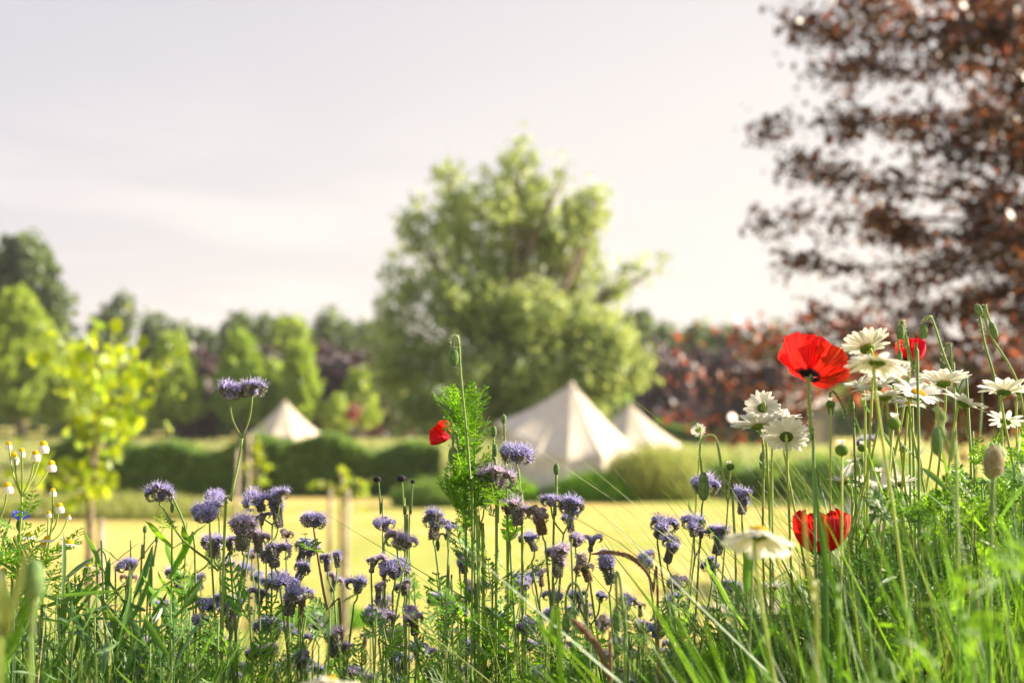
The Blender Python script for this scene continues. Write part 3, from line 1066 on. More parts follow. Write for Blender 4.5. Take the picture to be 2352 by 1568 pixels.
def sapling(label, trunk_pts, boughs, stakes, name='sapling'):
    """trunk_pts [(px,py)...] bottom to top at D ; boughs (px0,py0,px1,py1,n leaves,spread px)"""
    D = trunk_pts[0]
    base = G(trunk_pts[1], D)
    root = thing(name, base, label, 'tree', 'young yellow leaved trees')
    path = bez([base] + [W(px, py, D) for px, py in trunk_pts[2:]], 12)
    mb = MB()
    mb.tube([p - base for p in path], [.028 - .022 * i / len(path) for i in range(len(path))], 6)
    ob('trunk', mb.mesh('trunk', M_bark), root)
    for (x0, y0, x1, y1, n_, sp) in boughs:
        a = W(x0, y0, D); b_ = W(x1, y1, D + U(-.35, .35))
        pth = bez([a, a.lerp(b_, .5) + Vector((0, 0, .05)), b_], 6)
        mb = MB(); mb.tube([p - base for p in pth], [.009, .008, .007, .006, .005, .004, .003][:len(pth)], 4)
        ob('branch', mb.mesh('branch', M_bark), root)
        for _ in range(int(n_ * 1.3)):
            q = a.lerp(b_, U(.1, 1)) + Vector((random.gauss(0, sp), random.gauss(0, sp * 1.2), random.gauss(0, sp * .9)))
            Mx = Matrix.Translation(q - base) @ Euler((R(90) + U(-1.1, .9), U(-.8, .8), U(0, 6.3))).to_matrix().to_4x4() @ Matrix.Scale(U(.34, .74), 4)
            ob('leaf', ML, root, Mx)
    return root


sapling('yellow leaved young maple standing close in before the hedge', (7.6, 205, (205, 1250), (212, 1100), (225, 950), (232, 850), (200, 760)),
        [(225, 950, 145, 760, 14, .10), (225, 900, 205, 800, 20, .10), (230, 900, 260, 790, 22, .10), (228, 950, 335, 800, 26, .11), (228, 960, 300, 900, 24, .11), (226, 900, 180, 830, 16, .09),
         (226, 990, 265, 930, 16, .09), (232, 850, 360, 860, 14, .08), (222, 1000, 215, 950, 12, .08), (222, 1000, 285, 1010, 12, .07), (218, 1040, 255, 1045, 7, .05), (214, 1080, 190, 1020, 6, .05),
         (212, 1120, 110, 1080, 17, .06), (210, 1130, 150, 1100, 12, .06), (208, 1130, 235, 1105, 13, .06), (207, 1150, 170, 1140, 8, .05), (205, 1150, 60, 1060, 10, .07)], None)
sapling('small yellow sapling tied between two stakes in front of the hedge', (12.5, 790, (783, 1250), (783, 1150), (782, 1075)),
        [(783, 1110, 785, 1075, 9, .06), (783, 1130, 715, 1115, 5, .035), (783, 1150, 850, 1100, 7, .05), (783, 1160, 828, 1155, 7, .05), (783, 1140, 775, 1120, 4, .05)], None)
sapling('yellow sapling beside a pale stake just under the half hidden tent', (15, 585, (590, 1150), (590, 1080), (595, 1010)),
        [(590, 1080, 600, 1040, 14, .07), (590, 1100, 580, 1080, 9, .06), (590, 1050, 590, 1000, 8, .05), (590, 1110, 605, 1110, 5, .05)], None)


def stake(label, px, py, D):
    b0 = G(px, D); tp = W(px, py, D)
    mb = MB()
    h = tp.z - b0.z
    mb.tube([(0, 0, -.1), (0, 0, h * .5), (.01, 0, h)], .021, 8)
    mb.tube([(.01, 0, h), (.01, 0, h + .03)], [.021, .010], 8)
    o = ob('stake', mb.mesh('stake', M_stake))
    o.location = b0
    o['label'] = label; o['category'] = 'stake'; o['group'] = 'tree stakes on the field'


stake('wooden stake with its top just under the leaves of the small tied sapling', 757, 1120, 12.7)
stake('second wooden stake of the tied sapling, on the side of the dark poppy heads', 797, 1130, 12.4)
stake('tall pale stake below the half hidden bell tent', 571, 1000, 15)
stake('short stake beside the trunk of the big yellow maple', 232, 1200, 8)
stake('thin stake seen against the hedge next to the tall pale one', 545, 1035, 17)

LAND = [(553, 895, 'the tallest phacelia'), (366, 1132, 'the phacelia on the bending stem'), (490, 1160, 'the stacked violet pair'), (556, 1222, 'the broad seeding lilac phacelia'), (620, 1135, 'the twin headed phacelia'),
        (632, 1262, 'the dark drooping phacelia'), (720, 1192, 'the lone slender phacelia'), (760, 1292, 'the nodding two curl phacelia'), (298, 1294, 'the compact head in narrow leaves'), (482, 1386, 'the flat violet phacelia'),
        (532, 1410, 'the long vase shaped phacelia'), (662, 1372, 'the green sided phacelia'), (612, 1434, 'the bluish violet phacelia'), (305, 1508, 'the low lilac head'), (605, 1494, 'the wide low lilac pair'),
        (692, 1508, 'the sideways tipping phacelia'), (785, 1482, 'the arch of the reddish stem'), (912, 1238, 'the wide pink and violet phacelia'), (995, 1205, 'the cup shaped phacelia'), (822, 1332, 'the dark sideways phacelia'),
        (908, 1308, 'the bluish round phacelia'), (876, 1416, 'the flat pinkish saucer'), (952, 1428, 'the hanging pinkish phacelia'), (1068, 1288, 'the sideways spreading phacelia'), (1110, 1338, 'the rough violet phacelia'),
        (1112, 1402, 'the low violet phacelia'), (1140, 1096, 'the lilac head with hanging curls'), (1246, 1190, 'the brown seeding phacelia'), (1308, 1160, 'the blue violet spreading phacelia'), (1280, 1290, 'the bulky faded phacelia'),
        (1352, 1308, 'the dark seeding phacelia'), (1404, 1308, 'the lilac spiky phacelia'), (1212, 1436, 'the pair of flat curls'), (1510, 1198, 'the three curled phacelia'), (1594, 1196, 'the knobbly phacelia'),
        (1645, 1240, 'the deep violet vase'), (1532, 1264, 'the trumpet shaped phacelia'), (1558, 1336, 'the pale low phacelia'), (1440, 1372, 'the phacelia between two buds'), (1506, 1448, 'the violet grey phacelia'),
        (960, 1482, 'the small phacelia near the bottom'), (1300, 1432, 'the oval green bud'), (1416, 1420, 'the soft near bud'), (1360, 1480, 'the lower brown spike'), (1420, 1275, 'the arching brown spike'),
        (1742, 1228, 'the blurred near daisy'), (1885, 1250, 'the cup shaped poppy'), (1940, 1104, 'the half open daisy'), (2070, 1112, 'the few petalled daisy'), (2150, 1180, 'the trio of daisy buds'),
        (2282, 1060, 'the fat brown bud'), (2310, 968, 'the sparse petalled daisy'), (2212, 928, 'the tilted daisy'), (2240, 1385, 'the dim green bud'), (2318, 1216, 'the lone daisy bud'), (2168, 1246, 'the grass buried phacelia'),
        (232, 1260, 'the tallest narrow leaved plant'), (30, 1100, 'the tall mayweed'), (130, 1160, 'the scattered mayweed heads'), (90, 1240, 'the flat open mayweeds'), (203, 1300, 'the leaning mayweed flower'),
        (78, 1330, 'the pale blurred bud'), (20, 1420, 'the broad pale blade'), (1095, 1150, 'the tall feathery plant'), (745, 1560, 'the blurred daisy at the bottom'), (340, 1400, 'the dusky shaded phacelia')]
USED = set()


def near_label(prefix, px, py):
    """names the nearest landmark that is still free for this kind of plant"""
    for x, y, nm in sorted(LAND, key=lambda q: math.hypot(q[0] - px, q[1] - py)):
        dx, dy = px - x, py - y
        if abs(dy) > abs(dx):
            rel = 'just below' if dy > 0 else 'just above'
        else:
            rel = 'just right of' if dx > 0 else 'just left of'
        if math.hypot(dx, dy) > 130:
            rel = {'just below': 'well below', 'just above': 'well above', 'just right of': 'out to the right of', 'just left of': 'out to the left of'}[rel]
        lab = prefix + ' ' + rel + ' ' + nm
        if lab not in USED:
            USED.add(lab)
            return lab
    return prefix


# ------------------------------------------------------------------ phacelia parts
def floret(seed):
    r_ = random.Random(seed)
    mb = MB()
    # five petals, open bell
    for k in range(5):
        a = 2 * math.pi * k / 5 + r_.uniform(-.1, .1)
        ca, sa = math.cos(a), math.sin(a)
        w = .0017
        vs = []
        for (r0, z_, ww) in ((.0006, .0002, .0006), (.0020, .0020, .0015), (.0034, .0034, .0020), (.0046, .0036 + r_.uniform(-.0006, .0006), .0010)):
            vs += [(r0 * ca - ww * sa, r0 * sa + ww * ca, z_), (r0 * ca + ww * sa, r0 * sa - ww * ca, z_)]
        mb.add(vs, [(0, 1, 3, 2), (2, 3, 5, 4), (4, 5, 7, 6)], 0)
    for k in range(5):
        a = 2 * math.pi * k / 5 + .6
        tip = (math.cos(a) * .0042, math.sin(a) * .0042, .0085 + r_.uniform(-.0015, .0015))
        s_ = .00019
        mb.add([(s_, 0, .001), (-s_, 0, .001), (tip[0] - s_, tip[1], tip[2]), (tip[0] + s_, tip[1], tip[2])], [(0, 1, 2, 3)], 1)
        q = .00042
        mb.add([(tip[0] - q, tip[1], tip[2]), (tip[0], tip[1] - q, tip[2] + q * .3), (tip[0] + q, tip[1], tip[2]), (tip[0], tip[1] + q, tip[2] + q)], [(0, 1, 2, 3)], 2)
    return mb.data()


def calyx(seed, L_=.0048):
    r_ = random.Random(seed)
    mb = MB()
    for k in range(5):
        a = 2 * math.pi * k / 5
        ca, sa = math.cos(a), math.sin(a)
        vs = []
        for (r0, z_, ww) in ((.0005, -.0008, .0004), (.0016, .0012, .0008), (.0019, .003, .0006), (.0012, L_, .0001)):
            vs += [(r0 * ca - ww * sa, r0 * sa + ww * ca, z_), (r0 * ca + ww * sa, r0 * sa - ww * ca, z_)]
        mb.add(vs, [(0, 1, 3, 2), (2, 3, 5, 4), (4, 5, 7, 6)], 0)
    for k in range(7):  # bristles
        a = r_.uniform(0, 6.28); z0 = r_.uniform(0, .003)
        d = Vector((math.cos(a), math.sin(a), .5)).normalized() * .0026
        p = Vector((math.cos(a) * .0014, math.sin(a) * .0014, z0))
        s_ = .00011
        mb.add([p + Vector((0, 0, s_)), p - Vector((0, 0, s_)), p + d], [(0, 1, 2)], 1)
    return mb.data()


FL = [floret(i) for i in range(4)]
CX = [calyx(i) for i in range(3)]


def coil(kind, seed, tint):
    """scorpioid cyme; local X outward, Z up. returns (coil mesh, florets mesh)"""
    r_ = random.Random(seed)
    Ls = {'fresh': r_.uniform(.007, .011), 'vase': r_.uniform(.018, .027), 'mid': r_.uniform(.012, .017)}[kind]
    Rr = {'fresh': .0066, 'vase': .0052, 'mid': .0058}[kind]
    tilt = {'fresh': .62, 'vase': .20, 'mid': .40}[kind]
    # path of the rachis
    pts, tans = [], []
    p = Vector((0, 0, 0)); th = tilt * .6
    step = .0011
    n1_ = int(Ls / step)
    for i in range(n1_):
        th = tilt * (.6 + .4 * i / n1_)
        d = Vector((math.sin(th), 0, math.cos(th)))
        pts.append(p.copy()); tans.append(d); p += d * step
    rr = Rr
    tot = 0
    while tot < 4.6:
        dth = step / rr
        th += dth; tot += dth
        rr = Rr * (1 - .125 * tot)
        d = Vector((math.sin(th), 0, math.cos(th)))
        pts.append(p.copy()); tans.append(d); p += d * step
    rach = MB()
    n_ = len(pts)
    rach.tube(pts[::2] + [pts[-1]], [.0009 - .0005 * i / n_ for i in range(0, n_, 2)] + [.0003], 5, 0)
    fl = MB()
    for i in range(n_):
        d = tans[i]
        out = Vector((-d.z, 0, d.x))  # left of the travel direction: the outer (upper) side of the spiral
        t_ = max(0, (i - n1_) / max(1, n_ - n1_))
        sgn = 1 if i % 2 else -1
        nrm = (out + Vector((0, sgn * r_.uniform(.45, .95), 0)) + d * .25).normalized()
        pos = pts[i] + Vector((0, sgn * .0010, 0)) + out * .0006
        if i >= n1_ and t_ > .55:   # unopened buds in the heart of the coil
            rach.stamp(CX[i % 3], frame(pos, nrm, r_.uniform(0, 6), .95 * (1.35 - t_)))
            continue
        rach.stamp(CX[i % 3], frame(pos, nrm, r_.uniform(0, 6), 1.25))
        rach.stamp(CX[(i + 2) % 3], frame(pos, (nrm + d * .4 - out * .5).normalized(), r_.uniform(0, 6), 1.1))
        if kind == 'vase' and i < n1_:
            rach.stamp(CX[(i + 1) % 3], frame(pos, (nrm + Vector((0, 0, .9))).normalized(), r_.uniform(0, 6), .95))
        lo_ = int(n1_ * {'fresh': .25, 'mid': .68, 'vase': .82}[kind])
        if i >= lo_ and (tint != 'faded' or r_.random() < .35) and (t_ < .46 or r_.random() < .35):
            fl.stamp(FL[i % 4], frame(pos + nrm * .0016, (nrm + Vector((0, 0, .45)) + Vector((r_.uniform(-.3, .3), r_.uniform(-.3, .3), 0))).normalized(), r_.uniform(0, 6), r_.uniform(.85, 1.2)))
    M1 = {'violet': M_pviol, 'lilac': M_ppink, 'faded': M_pfade}[tint]
    cal = M_calyxb if tint == 'faded' else M_calyx
    if not fl.v:
        fl.stamp(FL[0], frame(pts[-1], (0, 0, 1)))
    return rach.mesh('flower_coil', [cal, M_hair]), fl.mesh('florets', [M1, M_stamen, M1])


# remap: coil stamps calyx mats 0/1 and the rachis tube 0
COILS = {}
for kind in ('fresh', 'mid', 'vase'):
    for tint in ('violet', 'lilac', 'faded'):
        COILS[kind, tint] = [coil(kind, 101 * i, tint) for i in range(5)]


# feathery leaf prototypes
def frond(seed, L_=.05, n_=9, wide=.018, cut=True, mat=M_leaf):
    r_ = random.Random(seed)
    mb = MB()
    path = [Vector((0, y, -.004 * math.sin(y / L_ * 3) + .012 * (y / L_) ** 2)) for y in np.linspace(0, L_, 8)]
    mb.ribbon(path, [.0011, .0011, .001, .0009, .0008, .0007, .0006, .0003], (1, 0, 0))
    for i in range(n_):
        q = (i + 1) / (n_ + .5)
        y = L_ * q
        zb = -.004 * math.sin(q * 3) + .012 * q * q
        ln = wide * math.sin(math.pi * (.18 + .78 * q)) * r_.uniform(.8, 1.1)
        for sg in (-1, 1):
            a = r_.uniform(.75, 1.05)
            d = Vector((sg * math.sin(a), math.cos(a), r_.uniform(-.2, .35)))
            p0 = Vector((0, y, zb)); p1 = p0 + d * ln
            mb.ribbon([p0, p0.lerp(p1, .5), p1], [.0008, .0015 if cut else .0030, .0002], (0, 1, 0))
            if cut:
                for k in (.4, .62, .82):
                    pk = p0.lerp(p1, k)
                    for s2 in (-1, 1):
                        dd = (d + Vector((0, s2 * 1.1, r_.uniform(-.3, .4)))).normalized() * ln * .34
                        mb.ribbon([pk, pk + dd * .5, pk + dd], [.0006, .0012, .0002], (1, .2, 0))
    return mb.mesh('leaf', mat), mb.data()


FR = [frond(i, .05, 8, .018) for i in range(3)]
FRB = [frond(i + 10, .06, 9, .02, True, M_leafb) for i in range(3)]
FRW = [frond(i + 20, .045, 7, .014, False, M_leafb) for i in range(2)]


def blade_leaf(seed, L_=.055, w=.0026, mat=M_leafd):
    r_ = random.Random(seed)
    mb = MB()
    n_ = 8
    path = [Vector((.003 * math.sin(q * 3 + seed), L_ * q, L_ * (.10 * q * q) * r_.choice((1, .3, .6)))) for q in np.linspace(0, 1, n_)]
    mb.ribbon(path, [w * (.35 + 1.6 * q) * (1 - q ** 3) + .0002 for q in np.linspace(0, 1, n_)], (1, 0, 0), fold=.35)
    return mb.mesh('leaf', mat)


BL = [blade_leaf(i) for i in range(4)]
BLB = [blade_leaf(i + 9, .055, .004, M_leafb) for i in range(3)]
BLS = [blade_leaf(i + 20, .03, .0026, M_leaf) for i in range(3)]


def stem_hairs(mb, path, n_, rad, ln, mi):
    for _ in range(n_):
        i = random.randrange(len(path) - 1)
        p = path[i].lerp(path[i + 1], random.random())
        d = Vector((U(-1, 1), U(-1, 1), U(-.3, .3))).normalized()
        s_ = Vector((0, 0, .00012))
        mb.add([p + d * rad - s_, p + d * rad + s_, p + d * (rad + ln)], [(0, 1, 2)], mi)


def root_for(head, lean=.09):
    x = head.x + U(-lean, lean); y = head.y + U(-.02, .06)
    return Vector((x, y, g(x, y)))


def leaves_on(path, root_loc, parent, protos, n_, lo=.0, hi=.8, sc=(.7, 1.1), up=(.2, .9)):
    k = len(path)
    for i in range(n_):
        q = lo + (hi - lo) * (i + U(0, .8)) / n_
        p = path[min(k - 1, int(q * (k - 1)))]
        a = i * 2.4 + U(-.4, .4)
        d = Vector((math.cos(a), math.sin(a), U(*up))).normalized()
        qm = d.to_track_quat('Y', 'Z').to_matrix().to_4x4()
        pr = random.choice(protos)
        pr = pr[0] if isinstance(pr, tuple) else pr
        ob('leaf', pr, parent, Matrix.Translation(p - root_loc) @ qm @ Matrix.Scale(U(*sc), 4))


def phacelia(heads, D, label, kind='fresh', tint='violet', path=None, nleaf=3, group='phacelias in the flower bank', red=False, nc=3):
    """heads: list of (px, py, size in px)"""
    hp = [W(x, y, D + U(-.006, .006)) for x, y, s_ in heads]
    cen = sum(hp, Vector()) / len(hp)
    if path:
        pp = [W(x, y, D) for x, y in path]
        last = pp[-1]
        base = Vector((last.x + (last.x - pp[0].x) * .3, last.y + .02, 0)); base.z = g(base.x, base.y)
        fork = pp[0]
        main = bez([base] + pp[::-1], 14)
    else:
        base = root_for(cen)
        fork = cen - Vector((0, 0, .022 if len(hp) == 1 else .03)) + Vector((U(-.004, .004), 0, 0))
        m1 = base.lerp(fork, .6) + Vector((U(-.03, .03), U(-.02, .02), 0))
        main = bez([base, m1, fork], 14)
    root = thing('phacelia_plant', base, label, 'flower', group)
    mb = MB()
    k = len(main)
    mb.tube([p - base for p in main], [.0016 - .0006 * i / k for i in range(k)], 6, 0)
    stem_hairs(mb, [p - base for p in main[k // 2:]], 90, .0010, .0022, 1)
    for h, (x, y, sz) in zip(hp, heads):
        siz = sz / 3267 * D
        foot = h - Vector((0, 0, siz * (.28 if kind == 'fresh' else .55)))
        q = bez([fork, fork.lerp(foot, .5) + Vector(((foot.x - fork.x) * .25, 0, -.001)), foot], 6)
        mb.tube([p - base for p in q], [.0009] * len(q), 5, 0)
    ob('stem', mb.mesh('stem', [M_stemr if red else M_stem, M_hair]), root)
    for h, (x, y, sz) in zip(hp, heads):
        siz = sz / 3267 * D
        foot = h - Vector((0, 0, siz * (.28 if kind == 'fresh' else .55)))
        n_ = nc if len(hp) > 1 or kind == 'vase' else nc + 1
        a0 = U(-.4, .4)
        natural = {'fresh': .0335, 'mid': .0325, 'vase': .0290}[kind]
        sc = siz / natural
        tiltm = Matrix.Rotation(U(-.35, .35), 4, 'Y') @ Matrix.Rotation(U(-.3, .3), 4, 'X')
        for j in range(n_):
            a = a0 + 2 * math.pi * j / n_
            if n_ <= 2:
                a = a0 + math.pi * j
            lean = U(-.3, .22)
            Mx = Matrix.Translation(foot - base) @ tiltm @ Matrix.Rotation(a + U(-.35, .35), 4, 'Z') @ Matrix.Rotation(lean, 4, 'Y') @ Matrix.Scale(sc * U(.82, 1.14), 4)
            cm, fm = COILS[kind, tint][random.randrange(5)]
            co = ob('flower_coil', cm, root, Mx)
            ob('florets', fm, co, stuff=True)
    if nleaf:
        leaves_on(main, base, root, FR, nleaf, .35, .93, (.5, .95))
    return root


def ph(px, py, sz, D, label, kind='fresh', tint='violet', extra=(), **kw):
    return phacelia([(px, py, sz)] + list(extra), D, label, kind, tint, **kw)


# (numbers are column, row and width in the 2352 px view)
ph(527, 895, 62, 1.30, 'tallest phacelia, two curled heads on one bare forked stem before the pointed lime trees', extra=[(580, 890, 66)],
   path=[(556, 1006), (548, 1060), (530, 1150), (512, 1330)], nleaf=0, nc=4)
ph(366, 1132, 62, 1.36, 'violet phacelia apart from the rest on a stem bending from the leafy green clump', path=[(374, 1165), (420, 1240), (500, 1310), (540, 1420)], nc=4)
ph(500, 1143, 52, 1.38, 'upper of the two stacked violet heads under the tallest phacelia', nc=4)
ph(482, 1178, 64, 1.34, 'rounder lower head of the stacked pair under the tallest phacelia', nc=4)
ph(492, 1236, 78, 1.36, 'wide flat topped lilac violet phacelia under the stacked pair', 'mid', 'violet', extra=[(530, 1240, 40)])
ph(556, 1222, 72, 1.33, 'broad pinkish lilac phacelia with brown seeding sides, centre of the tall cluster', 'vase', 'lilac', nc=5)
ph(592, 1240, 50, 1.35, 'pinkish lilac phacelia pressed against the broad seeding one', 'vase', 'lilac')
ph(600, 1138, 62, 1.42, 'twin headed violet phacelia at hedge foot height by the tall stake', 'mid', extra=[(642, 1132, 44)])
ph(640, 1180, 52, 1.42, 'violet vase shaped phacelia just beneath the twin headed one', 'vase', extra=[(600, 1190, 28)])
ph(632, 1262, 70, 1.40, 'dark violet phacelia with drooping outer curls below the vase shaped one', 'mid')
ph(688, 1262, 52, 1.45, 'slightly blurred violet phacelia touching the stem of the lone slender one', 'vase', extra=[(706, 1275, 26)])
ph(720, 1192, 60, 1.37, 'lone slender violet phacelia on a long reddish stem against the bright field', path=[(722, 1222), (732, 1290), (752, 1400), (790, 1520)], red=True, nc=4)
ph(752, 1292, 34, 1.45, 'phacelia with two small nodding curls above the bright tuft of the field', 'vase', extra=[(775, 1285, 30)], nc=2)
ph(684, 1302, 48, 1.42, 'violet phacelia leaning over a bent stalk below the blurred one', 'mid')
ph(638, 1322, 55, 1.45, 'violet phacelia half hidden among stems under the drooping curls', 'mid', extra=[(610, 1335, 36)])
ph(298, 1294, 44, 1.36, 'compact violet phacelia head sitting in narrow green leaves', nc=5)
ph(352, 1405, 46, 1.46, 'dusky phacelia in shade below the compact head among green leaves', 'vase')
ph(482, 1386, 64, 1.38, 'flat violet phacelia over the leafy tangle beside pinkish companions')
ph(532, 1410, 62, 1.38, 'long vase shaped phacelia right beside the flat one', 'vase', nc=4)
ph(460, 1424, 42, 1.40, 'small pinkish phacelia tucked under the flat violet head', 'fresh', 'lilac')
ph(597, 1362, 44, 1.42, 'pink topped phacelia above the long vase shaped one', 'mid', 'lilac')
ph(662, 1372, 66, 1.37, 'violet phacelia with long green sides beside a faded seeding coil', 'vase', nc=4)
ph(696, 1392, 40, 1.37, 'faded brown phacelia coil standing against the bright field', 'vase', 'faded', nc=2)
ph(612, 1434, 64, 1.40, 'bluish violet phacelia under the pink topped one', 'fresh')
ph(305, 1508, 46, 1.38, 'lilac phacelia low in the green leaves near the bottom of the leafy clump', 'fresh', 'lilac')
ph(322, 1545, 30, 1.38, 'tiny violet phacelia directly below the low lilac one')
ph(588, 1494, 56, 1.36, 'wide lilac violet phacelia low down with a second head alongside', 'fresh', 'lilac', extra=[(625, 1490, 44)])
ph(692, 1508, 46, 1.38, 'violet phacelia tipping sideways low under the faded coil', 'mid')
ph(768, 1478, 52, 1.36, 'lilac phacelia with drooping green sides where the reddish stem arches', 'vase', 'lilac', extra=[(800, 1490, 34)])
ph(888, 1196, 42, 1.42, 'small violet phacelia under the dark round poppy seed heads', 'mid')
ph(912, 1238, 70, 1.37, 'wide pink and violet phacelia with curled ends, topmost of the middle group', 'fresh', 'lilac', extra=[(938, 1246, 40)], nc=4)
ph(995, 1205, 56, 1.44, 'grey violet cup shaped phacelia alone on the bright field', 'vase', nc=5)
ph(1028, 1216, 30, 1.46, 'little flat topped phacelia next to the cup shaped one', 'vase')
ph(853, 1294, 36, 1.40, 'small branching phacelia with tiny upright curls', 'vase', 'lilac', nc=3)
ph(822, 1332, 52, 1.39, 'dark violet phacelia turned sideways under the small branching one', 'mid')
ph(908, 1308, 62, 1.40, 'bluish round phacelia under the wide pink and violet one', 'fresh', nc=5)
ph(868, 1356, 34, 1.41, 'narrow lilac brown phacelia bud cluster between round and sideways ones', 'vase', 'lilac')
ph(930, 1344, 38, 1.42, 'small lilac phacelia with one brown side below the bluish round one', 'mid', 'lilac')
ph(876, 1416, 60, 1.36, 'flat pinkish phacelia saucer low in the middle group', 'fresh', 'lilac')
ph(952, 1428, 50, 1.40, 'hanging pinkish violet phacelia next to the flat saucer', 'vase', 'lilac')
ph(1068, 1288, 48, 1.42, 'violet phacelia spreading sideways beside the tall feathery plant', 'mid', extra=[(1055, 1275, 26)])
ph(1110, 1338, 40, 1.44, 'rough violet phacelia below the feathery plant leaves', 'mid', extra=[(1076, 1356, 36)])
ph(1010, 1372, 36, 1.46, 'dull violet phacelia at the end of a hooked bud stalk', 'fresh', extra=[(1045, 1398, 40)])
ph(1112, 1402, 52, 1.42, 'violet phacelia low under the rough violet one', 'mid', extra=[(1150, 1410, 34)])
ph(1108, 1440, 30, 1.40, 'small pinkish phacelia under the low violet one', 'fresh', 'lilac')
ph(1140, 1096, 80, 1.36, 'lilac phacelia with hanging curls touching the feathery plant', 'fresh', 'lilac', nc=4, path=[(1146, 1130), (1143, 1200), (1140, 1330)])
ph(1186, 1040, 66, 1.38, 'blue violet phacelia in front of the shaded canvas of the big tent', 'fresh', nc=5, path=[(1190, 1075), (1196, 1150), (1200, 1320)])
ph(1112, 1150, 28, 1.40, 'tiny lilac phacelia against the feathery plant stem', 'mid', 'lilac', nc=2)
ph(1188, 1165, 70, 1.37, 'broad lilac phacelia on brownish curls beneath the tent wall', 'mid', 'lilac', extra=[(1165, 1160, 36)])
ph(1246, 1190, 62, 1.36, 'brown seeding phacelia with open upright coils', 'vase', 'faded', nc=5)
ph(1308, 1160, 66, 1.37, 'blue violet phacelia spreading beside the brown seeding one, below tent corner', 'fresh', extra=[(1265, 1148, 44)], nc=4)
ph(1312, 1196, 46, 1.48, 'blurred grey violet phacelia directly behind the blue violet stem', 'vase')
ph(1228, 1240, 44, 1.42, 'deep blue topped phacelia under the brown seeding one', 'vase')
ph(1280, 1290, 60, 1.36, 'bulky faded violet phacelia with bristly hanging sides', 'vase', 'lilac', nc=5)
ph(1322, 1232, 40, 1.40, 'pinkish phacelia between bulky faded one and the little open coils', 'mid', 'lilac')
ph(1356, 1246, 36, 1.42, 'small pair of open violet coils above the arching brown grass spike', 'vase', nc=2)
ph(1352, 1308, 46, 1.40, 'dark green brown seeding phacelia under the arching spike', 'vase', 'faded')
ph(1268, 1366, 46, 1.41, 'violet phacelia under the bulky faded one', 'fresh')
ph(1330, 1362, 40, 1.42, 'bright violet phacelia next to the dark seeding one', 'mid', extra=[(1378, 1366, 30)])
ph(1404, 1308, 54, 1.37, 'lilac spiky phacelia with long sides right of the arching spike bend', 'vase', nc=4)
ph(1212, 1436, 58, 1.38, 'violet pair of flat phacelia curls low under the bulky faded one', 'fresh', extra=[(1190, 1440, 30)])
ph(1510, 1198, 66, 1.43, 'greyish violet phacelia with three outward curls on the open field', 'mid', nc=3)
ph(1594, 1196, 60, 1.38, 'violet phacelia with knobbly curls next to the open field gap', 'mid', nc=4, extra=[(1610, 1220, 26)])
ph(1616, 1112, 62, 1.46, 'violet phacelia showing behind the large hooked poppy bud', 'fresh', nc=4)
ph(1704, 1150, 52, 1.46, 'dark violet phacelia between daisy stems under the daisy trio', 'vase')
ph(1645, 1240, 56, 1.38, 'deep violet vase shaped phacelia touching the blurred near daisy', 'vase', nc=5)
ph(1532, 1264, 48, 1.37, 'violet trumpet shaped phacelia below the three curled one', 'vase', nc=4)
ph(1492, 1276, 50, 1.42, 'violet pinkish phacelia where the brown spike ends', 'mid')
ph(1558, 1336, 48, 1.44, 'pale violet phacelia low against the pale path', 'fresh', 'lilac')
ph(1440, 1372, 46, 1.42, 'violet phacelia low between two poppy buds', 'mid')
ph(1506, 1448, 52, 1.40, 'violet grey phacelia deep in the grass below the trumpet one', 'fresh')
ph(960, 1482, 38, 1.42, 'small violet phacelia near the frame bottom under the hanging one', extra=[(988, 1494, 30)])
ph(906, 1505, 32, 1.42, 'small blue violet phacelia near the frame bottom above the blurred daisy')
ph(408, 1508, 26, 1.44, 'tiny blue phacelia beside the low lilac head', extra=[(432, 1532, 26)])
ph(1990, 1016, 42, 1.62, 'soft violet phacelia seen between the white daisy stems')
ph(2168, 1246, 34, 1.5, 'violet phacelia buried in the grass under the small daisy buds')
ph(2310, 1215, 26, 1.5, 'faint lilac phacelia buried in grass by the frame edge', tint='lilac')
ph(1640, 1310, 44, 1.44, 'seeding phacelia with dark sides under the deep violet vase', 'vase', 'violet')
ph(2255, 890, 18, 1.9, 'very small distant violet phacelia behind the daisies')
# indistinct ones deep in the planting
spots = [(560, 1300, 34), (585, 1325, 30), (520, 1290, 30), (575, 1270, 34), (655, 1440, 34), (730, 1535, 34), (840, 1465, 30), (1040, 1445, 30), (1075, 1480, 32), (1150, 1490, 34),
         (1235, 1500, 34), (1330, 1440, 34), (1290, 1480, 30), (1380, 1430, 34), (1395, 1505, 30), (1455, 1500, 30), (1565, 1490, 34), (1470, 1395, 30), (1350, 1400, 28), (1640, 1500, 30),
         (1200, 1345, 28), (1170, 1370, 30), (985, 1540, 30), (640, 1550, 34), (560, 1530, 32), (440, 1470, 30), (395, 1450, 26), (1420, 1540, 30), (1120, 1540, 30), (1530, 1540, 28), (820, 1540, 30),
         (725, 1440, 26), (520, 1470, 28), (655, 1225, 26), (580, 1190, 30)]
for _ in range(84):
    spots.append((U(240, 1720), 1572 - 250 * random.random() ** 1.4, U(30, 42)))
for x, y, s_ in spots:
    kd, tn = random.choice(('fresh', 'mid', 'vase')), random.choice(('violet', 'violet', 'lilac', 'faded'))
    ph(x + U(-4, 4), y, s_ * 1.2, U(1.45, 1.75), near_label('small half hidden ' + tn + ' phacelia', x, y), kd, tn,
       group='small phacelias deep in the planting', nc=2, nleaf=2)

